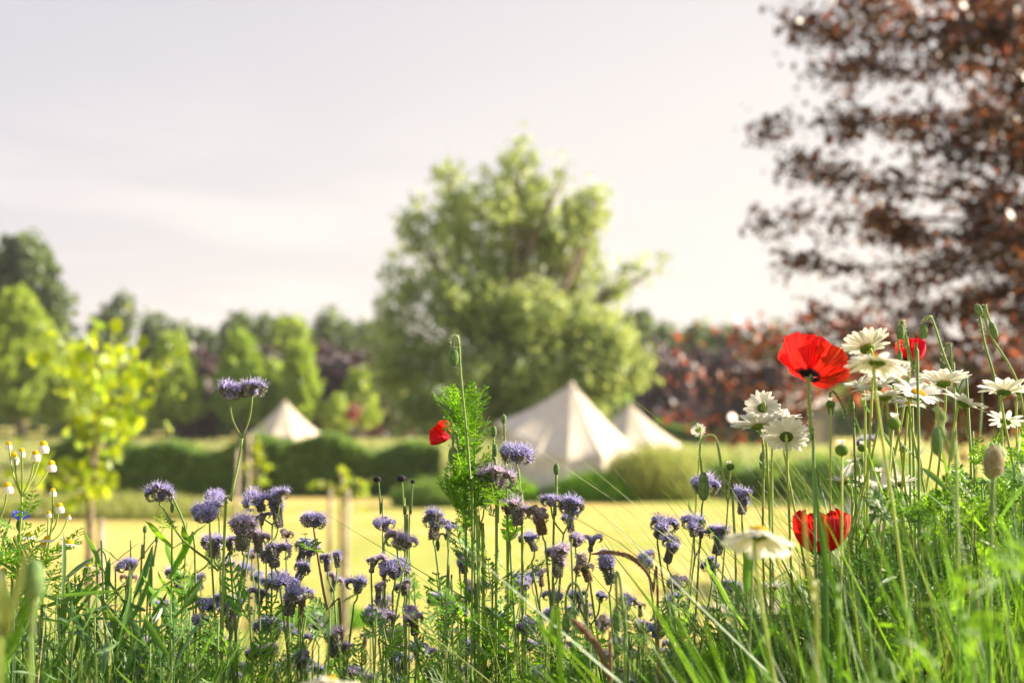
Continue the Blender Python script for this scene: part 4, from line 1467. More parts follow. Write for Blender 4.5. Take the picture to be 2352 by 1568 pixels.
# ------------------------------------------------------------------ ox-eye daisies
def petal(seed, L_=.0195, w=.0033):
    r_ = random.Random(seed)
    mb = MB()
    qs = np.linspace(0, 1, 6)
    k = r_.uniform(-.25, .3)
    path = [Vector((.0005 * math.sin(q * 4 + seed), .004 + L_ * q, L_ * (.10 * math.sin(q * 2.6) - k * .35 * q * q))) for q in qs]
    mb.ribbon(path, [w * x_ for x_ in (.45, .8, 1.0, 1.0, .85, .35)], (1, 0, 0), fold=.22)
    return mb.mesh('petal', M_white)


PT = [petal(i) for i in range(6)]
PTN = [petal(i + 30, .020, .0024) for i in range(4)]


def head_mesh(r_=.0066):
    mb = MB()
    mb.ellipsoid((0, 0, .0020), r_ * .92, r_ * .92, .0024, 14, 8, 0)
    mb.ellipsoid((0, 0, -.0008), r_ * 1.03, r_ * 1.03, .0027, 14, 8, 1)
    for k in range(70):
        a = k * 2.399; rr = r_ * math.sqrt(k / 70) * .95
        zz = .0018 + .0024 * math.sqrt(max(0, 1 - (rr / r_) ** 2))
        mb.ellipsoid((rr * math.cos(a), rr * math.sin(a), zz), .0006, .0006, .0007, 4, 3, 0)
    return mb.mesh('flower_head', [M_disc, M_invol])


HEAD = head_mesh()


def daisy(px, py, w, D, nrm, label, npet=22, droop=0.0, path=None, petals=None, closed=0.0, stemm=None, missing=0):
    c = W(px, py, D)
    sc = w / 3267 * D / .045
    npet = npet + 4 if npet > 19 and npet < 30 else npet
    nrm = Vector(nrm).normalized()
    if path:
        pp = [W(x, y, D) for x, y in path]
        base = Vector((pp[-1].x + (pp[-1].x - c.x) * .4, pp[-1].y + .02, 0)); base.z = g(base.x, base.y)
        main = bez([base] + pp[::-1] + [c - nrm * .004 * sc], 14)
    else:
        base = root_for(c, .13)
        main = bez([base, base.lerp(c, .4) + Vector((U(-.03, .03), U(-.02, .02), 0)), base.lerp(c, .75) + Vector((U(-.018, .018), 0, 0)), c - nrm * .02 - Vector((0, 0, .006)), c - nrm * .004 * sc], 18)
    root = thing('daisy_plant', base, label, 'flower', 'white daisies')
    mb = MB()
    k = len(main)
    mb.tube([p - base for p in main], [.0015 - .0005 * i / k for i in range(k - 1)] + [.0022], 7)
    ob('stem', mb.mesh('stem', stemm or M_stemy), root)
    Mx = frame(c - base, nrm, U(0, 6), sc)
    h = ob('flower_head', HEAD, root, Mx)
    for i in range(npet - missing):
        a = 2 * math.pi * i / npet + U(-.07, .07)
        e = droop + U(-.14, .14) + closed
        ob('petal', random.choice(petals or PT), h, Matrix.Rotation(a, 4, 'Z') @ Matrix.Translation((0, .001, U(-.0004, .0008))) @ Matrix.Rotation(e, 4, 'X') @ Matrix.Scale(U(.9, 1.06), 4))
    leaves_on(main, base, root, BLS, 2, .3, .8, (.5, .9), (.8, 1.6))
    return root


T = (-.15, .5, .8)   # tipped away from the camera: green cup shows
daisy(1992, 800, 116, 1.28, (-.1, .52, .85), 'daisy seen from beneath, topmost beside the big red poppy', 24, .28)
daisy(2015, 830, 138, 1.06, (.14, .30, 1), 'blurred near daisy in flat side view under the topmost one', 34, -.25)
daisy(1750, 936, 76, 1.40, (0, .95, .35), 'small daisy turned fully away, topmost of the group between tents and big poppy', 22, .0)
daisy(1742, 978, 116, 1.37, (-.18, .35, 1), 'daisy in side view reaching towards the tents, under the turned away one', 24, .22)
daisy(1806, 1002, 104, 1.34, (.12, .75, .6), 'daisy with big green cup facing the viewer next to the side view one', 22, .12)
daisy(1806, 962, 66, 1.42, (.2, .1, 1), 'daisy squeezed between the small turned away one and the green cup one', 18, .35)
daisy(2052, 876, 112, 1.36, (-.1, .1, 1), 'upright daisy with raised petals at the rear of the crowded daisy row', 20, .5)
daisy(2012, 892, 104, 1.34, (-.2, .15, 1), 'daisy at the end of the crowded row next to the big poppy', 22, .2)
daisy(2034, 912, 104, 1.30, (-.1, .2, 1), 'lower daisy of the crowded row with petals drooping to one side', 22, .1)
daisy(2108, 906, 116, 1.30, (.25, -.35, .9), 'daisy of the crowded row showing its yellow eye', 22, .12)
daisy(2168, 880, 118, 1.34, (.02, .2, 1), 'flat topped daisy at the upper end of the crowded row', 22, .3)
daisy(2214, 926, 102, 1.30, (.4, -.1, .8), 'daisy tilted downhill with a speck of yellow, after the crowded row', 20, .12)
daisy(2306, 900, 110, 1.30, (.1, .25, 1), 'daisy in side view by itself near the frame edge', 22, .25)
daisy(2310, 968, 84, 1.32, (.3, .35, .9), 'sparse petalled daisy beneath the lone side view one', 15, .1)
daisy(1940, 1104, 84, 1.36, (-.35, -.15, .8), 'half open daisy with orange yellow side in front of the small whitish tent', 18, .55, missing=5)
daisy(1985, 1112, 60, 1.46, (.3, .2, .8), 'pale daisy behind the half open one', 18, .3)
daisy(2070, 1112, 74, 1.38, (.05, .3, .9), 'daisy with few petals under the crowded row, stems crossing it', 14, .2, missing=4)
daisy(1742, 1226, 164, 0.93, (.14, .42, 1), 'large blurred near daisy beside the lower poppy', 36, -.38)
daisy(1603, 988, 34, 1.62, (0, .9, .4), 'tiny daisy right above the hooked poppy bud', 16, 0)
daisy(2245, 1062, 44, 1.45, (.2, .3, .8), 'small white daisy beside the fat brown poppy bud', 12, .6)
daisy(755, 1568, 140, 0.85, (.05, .45, 1), 'blurred near daisy cut by the bottom of the frame', 36, -.2)
daisy(2020, 1085, 30, 1.5, (.1, .3, .9), 'tiny daisy between half open and few petalled ones', 12, .6)
daisy(2074, 900, 92, 1.38, (.1, .15, 1), 'daisy wedged in the middle of the crowded row', 22, .35)
daisy(2140, 902, 84, 1.40, (-.15, .3, 1), 'rear daisy peeping between the yellow eyed and flat topped ones', 22, .3)
daisy(1972, 884, 64, 1.46, (-.3, .2, 1), 'small rear daisy next to the big poppy petals', 20, .2)
daisy(2345, 902, 84, 1.38, (.3, .1, 1), 'daisy cut by the frame edge beside the lone side view one', 20, .25)
daisy(1780, 950, 60, 1.46, (.2, .3, 1), 'small rear daisy between the two upper ones of the trio', 18, .3)
daisy(2088, 930, 74, 1.33, (.1, -.2, 1), 'low daisy under the yellow eyed one with a hint of yellow', 20, .05)
for x, y, w in ((2110, 1042, 40), (2190, 1090, 44), (1960, 1060, 36), (2075, 1170, 34), (2228, 1175, 38), (2290, 1120, 34), (2000, 1180, 32), (2335, 1040, 42)):
    daisy(x, y, w, 1.46, (U(-.3, .3), U(.1, .6), .9), near_label('small white daisy', x, y), 16, U(.2, .5))
daisy(1775, 1350, 60, 1.5, (.1, .3, .9), 'dim white daisy low in the grass against the pale path', 14, .3)


def daisy_bud(px, py, w, D, label, open_=.3):
    c = W(px, py, D)
    sc = w / 3267 * D / .016
    base = root_for(c, .12)
    main = bez([base, base.lerp(c, .6) + Vector((U(-.015, .015), 0, 0)), c], 12)
    root = thing('daisy_bud', base, label, 'flower bud', 'unopened daisy buds')
    mb = MB(); mb.tube([p - base for p in main], [.0013 - .0005 * i / 13 for i in range(len(main))], 6)
    ob('stem', mb.mesh('stem', M_stemy), root)
    mb = MB()
    mb.ellipsoid((0, 0, .0028), .0078, .0078, .0062, 12, 8, 1, prof=lambda q: math.sin(math.pi * min(1, q * 1.0)) ** .8)
    h = ob('flower_head', mb.mesh('flower_head', [M_disc, M_invol]), root, frame(c - base, (U(-.2, .2), U(-.1, .2), 1), 0, sc))
    for i in range(12):
        a = 2 * math.pi * i / 12
        ob('petal', random.choice(PTN), h, Matrix.Rotation(a, 4, 'Z') @ Matrix.Translation((0, .0005, .005)) @ Matrix.Rotation(1.30 - open_ * U(.3, 1), 4, 'X') @ Matrix.Scale(.42, 4))


for a in [(1678, 1075, 20, 1.36, 'single daisy bud with white tip left of the daisy trio stems'), (1908, 932, 22, 1.32, 'daisy bud hanging just under the big poppy edge'),
          (1934, 1040, 34, 1.12, 'blurred near daisy bud above the half open daisy'), (2052, 978, 34, 1.18, 'fat round daisy bud below the crowded daisy row'),
          (2036, 1134, 24, 1.34, 'daisy bud under the few petalled daisy'), (1964, 1130, 22, 1.4, 'pale daisy bud right under the half open daisy'),
          (2144, 1158, 26, 1.36, 'upper daisy bud of the small trio with white tips'), (2158, 1146, 20, 1.4, 'smaller bud touching the upper one of the trio'),
          (2180, 1196, 26, 1.34, 'daisy bud leaning away at the end of the trio'), (2142, 1214, 22, 1.36, 'lowest daisy bud of the trio'),
          (2318, 1216, 26, 1.36, 'daisy bud alone in the grass by the frame edge'), (1980, 1032, 22, 1.5, 'dim daisy bud between the poppy stem and fat round bud'),
          (2075, 1035, 20, 1.5, 'ragged daisy bud on a bent stalk past the fat round one'), (2118, 1238, 24, 1.22, 'soft pale bud below the lowest trio bud'),
          (1245 * 0 + 1570, 1392, 20, 1.4, 'small daisy bud low in the grass against bright path')]:
    daisy_bud(*a)


# ------------------------------------------------------------------ poppies
def poppy(px, py, w, D, nrm, label, open_=.5, path=None, seed=1, roll=0.0, npet=4, small=False):
    """open_: 0 closed cup .. 1 flat"""
    r_ = random.Random(seed)
    c = W(px, py, D)
    rad = w / 3267 * D / 2
    nrm = Vector(nrm).normalized()
    if path:
        pp = [W(x, y, D) for x, y in path]
        base = Vector((pp[-1].x + .01, pp[-1].y + .02, 0)); base.z = g(base.x, base.y)
        main = bez([base] + pp[::-1] + [c], 14)
    else:
        base = root_for(c)
        main = bez([base, base.lerp(c, .6), c], 12)
    root = thing('poppy_plant', base, label, 'poppy', 'red poppies')
    mb = MB()
    mb.tube([p - base for p in main], [.0013] * len(main), 6, 0)
    stem_hairs(mb, [p - base for p in main[len(main) // 2:]], 120, .0013, .004, 1)
    ob('stem', mb.mesh('stem', [M_stem, M_hair]), root)
    Mx = frame(c - base, nrm, roll, 1)
    for k in range(npet):
        a0 = k * math.pi / 2 + (math.pi / 4 if k >= 2 else 0)
        a0 = (0, math.pi, math.pi / 2, 3 * math.pi / 2)[k]
        outer = k < 2
        R_ = rad * (1.12 if outer else .98) * r_.uniform(.95, 1.05)
        span = R(150 if outer else 125)
        mb = MB(); vs, fs = [], []
        nu, nv = 40, 22
        ph_ = r_.uniform(0, 6)
        for v in range(nv + 1):
            tt = v / nv
            for u in range(nu + 1):
                s_ = u / nu * 2 - 1
                edge = (1 - .22 * abs(s_) ** 3)
                rr = R_ * tt * edge
                a = a0 + s_ * span / 2 * (.42 + .58 * tt ** .5)
                # cup profile: flat near the centre, rising to the rim
                lift = (1 - open_)
                el = (.25 + 1.1 * lift) * tt ** 1.1 + .1
                hr = rr * math.cos(el); hz_ = rr * math.sin(el)
                ruf = .085 * R_ * tt ** 2.2 * (math.sin(5.2 * s_ + ph_) + .6 * math.sin(11 * s_ + ph_ * 2) + .35 * math.sin(23 * s_ + ph_) + .2 * math.sin(41 * s_))
                crk = (.010 * math.sin(38 * s_ + 3 * math.sin(6 * tt + ph_)) + .012 * math.sin(17 * s_ + 9 * tt + ph_) * math.sin(13 * tt)) * R_ * tt ** .8
                hr += ruf * math.sin(el) * -1; hz_ += ruf * math.cos(el) + crk
                vs.append((hr * math.cos(a), hr * math.sin(a), hz_ + (0 if outer else .0012)))
        for v in range(nv):
            for u in range(nu):
                q = v * (nu + 1) + u
                fs.append((q, q + 1, q + nu + 2, q + nu + 1))
        mb.add(vs, fs)
        ob('petal', mb.mesh('petal', M_poppy), root, Mx)
    mb = MB()
    mb.ellipsoid((0, 0, rad * .18), rad * .14, rad * .14, rad * .18, 10, 6, 1)
    mb.tube([(0, 0, rad * .33), (0, 0, rad * .36)], [rad * .14, rad * .13], 10, 1)
    for i in range(60):
        a = r_.uniform(0, 6.28); q = r_.uniform(.7, 1.2)
        d = Vector((math.cos(a) * .55, math.sin(a) * .55, r_.uniform(.5, 1))).normalized() * rad * .42 * q
        s_ = .00025
        mb.add([(s_, 0, 0), (-s_, 0, 0), (d.x, d.y, d.z)], [(0, 1, 2)], 0)
        mb.ellipsoid(d, .0007, .0007, .001, 4, 3, 0)
    ob('stamens', mb.mesh('stamens', [M_dark, M_bud]), root, Mx)
    return root


poppy(1858, 866, 196, 1.20, (.40, .50, .78), 'big open red poppy standing highest, seen from beneath', .78, [(1857, 890), (1864, 1010), (1872, 1200)], 3, R(70))
poppy(2082, 838, 120, 1.42, (.3, .1, 1), 'red poppy mostly hidden behind the topmost daisies', .3, [(2085, 900), (2100, 1100)], 5, .3)
poppy(1884, 1272, 205, 1.26, (-.02, -.10, 1), 'cup shaped red poppy low behind blurred grass beside the large near daisy', .36, [(1882, 1330), (1890, 1420)], 8, R(10))
poppy(1034, 1002, 84, 1.55, (-.8, -.45, .35), 'small red poppy beside the tall feathery plant, facing sideways', .55, [(1050, 1005), (1062, 1060), (1066, 1200)], 11, .5)
poppy(1438, 1424, 26, 1.7, (0, -.3, 1), 'tiny red poppy petals deep in the grass near the oval bud', .3, None, 13)


def ellipsoid_bud(w, ln, mat, hairs=80, seed=0):
    r_ = random.Random(seed)
    mb = MB()
    mb.ellipsoid((0, 0, 0), w / 2, w / 2, ln / 2, 14, 12, 0, prof=lambda q: math.sin(math.pi * q) ** .75 * (1.06 - .16 * q))
    # seam ridge
    mb.tube([(w / 2 * 1.02 * math.sin(math.pi * q) ** .8, 0, -ln / 2 * math.cos(math.pi * q)) for q in np.linspace(.06, .94, 9)], w * .025, 4, 0)
    for _ in range(hairs):
        a = r_.uniform(0, 6.28); ph_ = r_.uniform(.25, 2.9)
        d = Vector((math.sin(ph_) * math.cos(a), math.sin(ph_) * math.sin(a), -math.cos(ph_)))
        p = Vector((d.x * w / 2, d.y * w / 2, d.z * ln / 2))
        e = d * w * r_.uniform(.18, .34) + Vector((0, 0, r_.uniform(-.1, .1) * w))
        s_ = Vector((-d.y, d.x, 0.01)) * .00018
        mb.add([p - s_, p + s_, p + e], [(0, 1, 2)], 1)
    return mb.mesh('bud', [mat, M_hair])


BUDM = ellipsoid_bud(.010, .018, M_bud)
BUDN = ellipsoid_bud(.010, .025, M_bud, 70, 2)
BUDB = ellipsoid_bud(.012, .018, M_budb, 160, 3)


def poppy_bud(px, py, ln, D, label, path, me=None, ang=0.0, base_up=False, group='poppy buds', name='poppy_bud', hairs=90, stemm=None):
    """path: px points from the bud attachment down to the ground; bud centre at px,py"""
    me = me or BUDM
    c = W(px, py, D)
    pp = [W(x, y, D) for x, y in path]
    base = Vector((pp[-1].x + U(-.01, .01), pp[-1].y + U(0, .03), 0)); base.z = g(base.x, base.y)
    main = bez([base] + pp[::-1], 22)
    root = thing(name, base, label, 'flower bud', group)
    mb = MB(); mb.tube([p - base for p in main], [.0012] * len(main), 6, 0)
    stem_hairs(mb, [p - base for p in main[len(main) // 3:]], hairs, .0014, .003, 1)
    ob('stem', mb.mesh('stem', [stemm or M_stem, M_hair]), root)
    nat = {BUDM: .018, BUDN: .025, BUDB: .018}.get(me, .018)
    sc = ln / 3267 * D / nat
    ob('bud', me, root, frame(c - base, (math.sin(ang), 0, math.cos(ang)), U(0, 6), sc))


poppy_bud(1043, 820, 42, 1.34, 'hairy poppy bud on the tallest hooked stem above the feathery plant', [(1040, 797), (1040, 780), (1048, 770), (1054, 790), (1058, 860), (1068, 960), (1080, 1100), (1085, 1300)], hairs=220)
poppy_bud(1040, 1046, 40, 1.36, 'round poppy bud beneath the small side facing poppy', [(1040, 1028), (1041, 1000), (1043, 985), (1048, 1000), (1058, 1060), (1070, 1200)])
poppy_bud(1137, 1034, 30, 1.44, 'lower slender bud at the shaded edge of the big tent', [(1137, 1050), (1140, 1100), (1142, 1250)], BUDN)
poppy_bud(1134, 991, 26, 1.44, 'middle roundish bud at the shaded edge of the big tent', [(1134, 1004), (1132, 1100), (1140, 1250)])
poppy_bud(1157, 962, 22, 1.46, 'uppermost little bud at the shaded edge of the big tent', [(1158, 972), (1160, 1060), (1165, 1250)])
poppy_bud(1094, 912, 20, 1.44, 'tiny bud sticking out beside the tip of the feathery plant', [(1094, 920), (1093, 960), (1090, 1060)])
poppy_bud(1278, 1077, 26, 1.40, 'small round seed pod on a thin stem before the big tent wall', [(1278, 1088), (1276, 1180), (1270, 1330)], BUDM)
poppy_bud(1616, 1116, 66, 1.30, 'long green poppy bud hanging from a wide hooked stem', [(1612, 1085), (1608, 1040), (1612, 1010), (1630, 998), (1646, 1010), (1655, 1060), (1672, 1160), (1690, 1280)], BUDN, hairs=120)
poppy_bud(1300, 1432, 50, 1.26, 'oval green bud low in front of the violet curls, near the brown spikes', [(1300, 1412), (1300, 1370), (1312, 1340), (1330, 1350), (1345, 1420), (1350, 1540)], BUDN)
poppy_bud(1417, 1420, 58, 1.12, 'soft green bud on a near hooked stem between phacelias', [(1417, 1392), (1415, 1340), (1416, 1312), (1424, 1330), (1432, 1420), (1436, 1560)], BUDN)
poppy_bud(2282, 1060, 72, 1.02, 'fat brownish hairy bud standing upright near the frame edge', [(2282, 1094), (2280, 1180), (2276, 1320)], BUDB, hairs=40)
poppy_bud(2152, 1012, 66, 0.98, 'blurred green bud hanging among the daisy stems', [(2152, 984), (2170, 960), (2150, 940), (2185, 1060), (2200, 1250)], BUDN)
poppy_bud(2248, 712, 30, 1.40, 'uppermost green bud against the beech, on the edge side', [(2250, 726), (2262, 790), (2290, 900), (2300, 1100)], BUDM, R(160))
poppy_bud(2282, 757, 40, 1.36, 'leaf green bud just below the uppermost one', [(2276, 742), (2268, 720), (2262, 700), (2270, 760), (2330, 860), (2352, 960), (2362, 1150)], BUDN, R(-20))
poppy_bud(2122, 760, 36, 1.40, 'bud drooping from a bent stem against the red beech leaves', [(2122, 742), (2130, 728), (2142, 735), (2170, 820), (2200, 900), (2230, 1050)], BUDM)
poppy_bud(2068, 762, 36, 1.22, 'pale bud above the poppy that hides behind the daisies', [(2068, 745), (2072, 736), (2080, 770), (2098, 860), (2110, 1000)], BUDM)
poppy_bud(2066, 818, 26, 1.40, 'dark green bud in front of the poppy hidden by daisies', [(2066, 806), (2062, 780), (2068, 760), (2078, 800), (2090, 1000)], BUDM)
poppy_bud(2165, 842, 28, 1.50, 'slim bud hanging over the flat topped daisy', [(2165, 828), (2172, 800), (2182, 790), (2186, 850), (2195, 1000)], BUDN)
poppy_bud(1908, 935, 40, 1.34, 'pointed green bud hanging right under the big poppy', [(1906, 916), (1908, 900), (1920, 905), (1945, 960), (1965, 1100)], BUDN)
poppy_bud(1752, 1058, 42, 1.55, 'faint bud behind the stems of the daisy trio', [(1752, 1040), (1755, 1030), (1765, 1060), (1775, 1250)], BUDN)
poppy_bud(395, 1166, 22, 1.42, 'tiny drooping bud beside the phacelia on the bending stem', [(393, 1155), (390, 1140), (400, 1150), (430, 1230), (450, 1400)], BUDN)
poppy_bud(245 * .784 + 55, 1310, 30, 1.44, 'little dark bud on a hooked stalk among the mayweeds', [(246, 1296), (240, 1270), (226, 1262), (220, 1300), (222, 1420)], BUDN)
poppy_bud(930, 1172, 22, 1.44, 'small green bud standing beside the small violet phacelia', [(930, 1184), (932, 1240), (935, 1330)], BUDN)
poppy_bud(1066, 1206, 24, 1.40, 'little drop shaped bud hanging before the field by the feathery plant', [(1066, 1196), (1066, 1160), (1072, 1120), (1080, 1200), (1085, 1320)], BUDN)
poppy_bud(1005, 1252, 26, 1.46, 'drop shaped bud under the cup shaped phacelia', [(1005, 1240), (1012, 1226), (1024, 1240), (1030, 1350)], BUDN)
poppy_bud(1015, 1396, 24, 1.48, 'bud on a hooked stalk low beside dull violet phacelia', [(1015, 1384), (1010, 1340), (1024, 1322), (1035, 1350), (1040, 1470)], BUDN)
poppy_bud(2240, 1385, 56, .86, 'dim green bud deep in the blurred grass', [(2240, 1400), (2238, 1500), (2236, 1600)], BUDN)
poppy_bud(78, 1330, 90, .80, 'pale yellow blurred bud beside the near grass blade', [(80, 1370), (74, 1450), (70, 1560)], BUDM)
poppy_bud(333, 1215, 18, 1.5, 'pinhead dark bud over the field near the leafy clump', [(333, 1222), (330, 1280), (322, 1400)])
poppy_bud(360, 1238, 16, 1.5, 'upper pinhead bud of the pair in front of the field', [(360, 1246), (352, 1300), (345, 1400)])


def seed_head(px, py, w, D, label, path):
    c = W(px, py, D)
    pp = [W(x, y, D) for x, y in path]
    base = Vector((pp[-1].x, pp[-1].y + .02, 0)); base.z = g(base.x, base.y)
    main = bez([base] + pp[::-1] + [c], 14)
    root = thing('seed_head', base, label, 'seed head', 'dark round seed heads')
    mb = MB(); mb.tube([p - base for p in main], [.0009] * len(main), 5)
    ob('stem', mb.mesh('stem', M_stem), root)
    r_ = w / 3267 * D / 2
    mb = MB(); mb.ellipsoid((0, 0, 0), r_, r_, r_ * .8, 10, 7)
    for i in range(60):
        a = i * 2.399; zz = 1 - 2 * i / 60; q = math.sqrt(1 - zz * zz)
        d = Vector((q * math.cos(a), q * math.sin(a), zz * .8))
        mb.tube([d * r_ * .9, d * r_ * 1.28], [r_ * .10, r_ * .02], 3)
    ob('seed_capsule', mb.mesh('seed_capsule', M_dark), root, Matrix.Translation(c - base))


seed_head(866, 1100, 17, 1.45, 'dark bristly seed head on the small sapling side of the pair', [(870, 1110), (874, 1180), (880, 1300)])
seed_head(922, 1098, 19, 1.45, 'dark bristly seed head, the larger of the pair, level with hedge foot', [(924, 1112), (928, 1180), (930, 1300)])
seed_head(948, 1106, 10, 1.5, 'tiny closed seed head beside the larger dark one', [(948, 1114), (944, 1180), (940, 1300)])

# ------------------------------------------------------------------ mayweed
def small_petals(n_=14, droop=1.1):
    mb = MB()
    for i in range(n_):
        a = 2 * math.pi * i / n_
        ca, sa = math.cos(a), math.sin(a)
        path = [Vector((ca * (.0032 + .008 * q * math.cos(droop * (.3 + .7 * q))), sa * (.0032 + .008 * q * math.cos(droop * (.3 + .7 * q))), -.0095 * q * math.sin(droop * (.3 + .7 * q)))) for q in (0, .35, .7, 1)]
        mb.ribbon(path, [.0009, .0017, .0017, .0008], (-sa, ca, 0))
    return mb.mesh('petals', M_white)


SP_D, SP_F = small_petals(15, 1.35), small_petals(15, .25)
mb = MB()
mb.ellipsoid((0, 0, .0005), .0042, .0042, .0042, 12, 8, 0)
for i in range(60):
    a = i * 2.399; zz = .1 + .9 * (1 - i / 60); q = math.sqrt(1 - zz * zz)
    mb.ellipsoid((q * math.cos(a) * .0042, q * math.sin(a) * .0042, zz * .0042 + .0005), .0005, .0005, .0005, 4, 3, 0)
MWH = mb.mesh('flower_head', M_disc)


def mayweed(label, D, forks, heads, nleaf=6):
    """forks: px path of the main stem (top to bottom); heads: (px,py,width,droop)"""
    pp = [W(x, y, D) for x, y in forks]
    base = Vector((pp[-1].x, pp[-1].y + .02, 0)); base.z = g(base.x, base.y)
    main = bez([base] + pp[::-1], 14)
    root = thing('mayweed_plant', base, label, 'flower', 'mayweeds with yellow domes')
    mb = MB(); mb.tube([p - base for p in main], [.0017 - .0006 * i / len(main) for i in range(len(main))], 6)
    for (x, y, w, dr) in heads:
        c = W(x, y, D + U(-.03, .03))
        # leave the main stem below the head
        cand = [p for p in main if p.z < c.z - .02] or [main[0]]
        st = max(cand, key=lambda p: p.z - abs(p.x - c.x) * .8)
        q = bez([st, st.lerp(c, .5) + Vector(((c.x - st.x) * .12, 0, -.004)), c], 7)
        mb.tube([p - base for p in q], [.0009] * len(q), 5)
    ob('stem', mb.mesh('stem', M_stemy), root)
    for (x, y, w, dr) in heads:
        c = W(x, y, D + U(-.03, .03))
        sc = w / 3267 * D / (.014 if dr else .020)
        h = ob('flower_head', MWH, root, frame(c - base, (U(-.15, .15), U(-.1, .1), 1), U(0, 6), sc))
        ob('petals', SP_D if dr else SP_F, h)
    leaves_on(main, base, root, FRB, nleaf, .2, .85, (.5, .9))


mayweed('tall mayweed with seven white skirted yellow domes at the frame edge', 1.34, [(50, 1140), (48, 1190), (38, 1300), (25, 1450)],
        [(20, 1020, 20, 1), (50, 1036, 22, 1), (33, 1048, 28, 1), (82, 1042, 26, 1), (100, 1022, 28, 1), (118, 1066, 26, 1)])
mayweed('shorter mayweed with nodding domes at the very frame edge', 1.30, [(-5, 1200), (-5, 1300), (-8, 1450)], [(18, 1116, 26, 1), (-12, 1060, 26, 1)])
mayweed('mayweed with a few scattered yellow centred heads over the field', 1.38, [(120, 1200), (105, 1300), (95, 1450)],
        [(121, 1127, 20, 1), (137, 1162, 24, 1), (112, 1178, 16, 1), (158, 1185, 12, 1)])
mayweed('mayweed with flat open white flowers low at the frame edge', 1.36, [(90, 1290), (85, 1360), (80, 1480)],
        [(65, 1230, 36, 0), (108, 1238, 34, 0), (45, 1240, 30, 0), (100, 1252, 30, 0), (160, 1248, 40, 0), (56, 1262, 24, 0)])
mayweed('single mayweed flower leaning out over the leafy clump', 1.38, [(160, 1350), (150, 1420), (140, 1500)], [(203, 1300, 28, 0)])
mayweed('mayweed flower low at the frame corner', 1.34, [(10, 1350), (8, 1450), (8, 1500)], [(8, 1312, 34, 0), (8, 1545, 30, 0), (62, 1490, 14, 0)])

# cornflower
c = W(46, 1196, 1.36); base = root_for(c)
root = thing('cornflower', base, 'small deep blue cornflower among the mayweeds', 'flower')
main = bez([base, base.lerp(c, .6) + Vector((.01, 0, 0)), c], 10)
mb = MB(); mb.tube([p - base for p in main], .0013, 5); ob('stem', mb.mesh('stem', M_stem), root)
mb = MB()
mb.ellipsoid((0, 0, -.004), .004, .004, .006, 8, 6, 1)
for i in range(22):
    a = i * 2.399; el = .3 + .9 * (i / 22)
    d = Vector((math.cos(a) * math.cos(el), math.sin(a) * math.cos(el), math.sin(el)))
    mb.ribbon([d * .001, d * .006, d * .010, d * .012], [.0004, .0010, .0022, .0004], (-math.sin(a), math.cos(a), .2))
ob('flower_head', mb.mesh('flower_head', [M_blue, M_invol]), root, Matrix.Translation(c - base))


# ------------------------------------------------------------------ foliage plants
def leafy(label, px, top, D, protos, n_, sc, group, bush=False, lean=0.0, name='leafy_plant', stemm=None, up=(.5, 1.3), path=None):
    tp = W(px, top, D)
    if path:
        pp = [W(x, y, D) for x, y in path]
        base = Vector((pp[-1].x, pp[-1].y + .02, 0)); base.z = g(base.x, base.y)
        main = bez([base] + pp[::-1] + [tp], 24)
    else:
        base = Vector((tp.x + U(-.03, .03) - lean, tp.y + U(-.01, .04), 0)); base.z = g(base.x, base.y)
        main = bez([base, base.lerp(tp, .55) + Vector((U(-.015, .015), 0, 0)), tp], 24)
    root = thing(name, base, label, 'plant', group)
    mb = MB(); mb.tube([p - base for p in main], [.0024 - .0016 * i / len(main) for i in range(len(main))], 6)
    ob('stem', mb.mesh('stem', stemm or M_stem), root)
    leaves_on(main, base, root, protos, n_, .45, 1.0, sc, up)
    return root


GL = 'narrow leaved green plants'
for a in [(232, 1240, 1.36, 30, 'tallest narrow leaved plant, in front of the maple trunk'), (300, 1240, 1.40, 22, 'narrow leaved plant with one phacelia head sitting on it'),
          (265, 1300, 1.38, 22, 'narrow leaved plant between the tallest and the one with the phacelia'), (175, 1330, 1.36, 24, 'wide narrow leaved plant under the leaning mayweed'),
          (340, 1330, 1.42, 20, 'narrow leaved plant leaning towards the bending phacelia stem'), (205, 1360, 1.30, 22, 'dark narrow leaved plant low before the tallest one'),
          (135, 1390, 1.34, 20, 'narrow leaved plant beside the near blurred grass blade'), (395, 1190, 1.40, 22, 'thin upright plant under the lone bending phacelia'),
          (430, 1200, 1.44, 24, 'taller thin plant just before the stacked phacelia pair'), (1730, 1270, 1.10, 20, 'green plant right under the large blurred daisy')]:
    leafy(a[4], a[0], a[1], a[2], BL if a[0] < 380 else BLB, a[3], (.7, 1.25), GL)
for i in range(26):
    px = U(-30, 400)
    ty = U(1380, 1480)
    leafy(near_label('low narrow leaved plant', px, ty), px, ty, U(1.2, 1.6), BL, 15, (.7, 1.2), 'narrow leaved plants in the tangle')

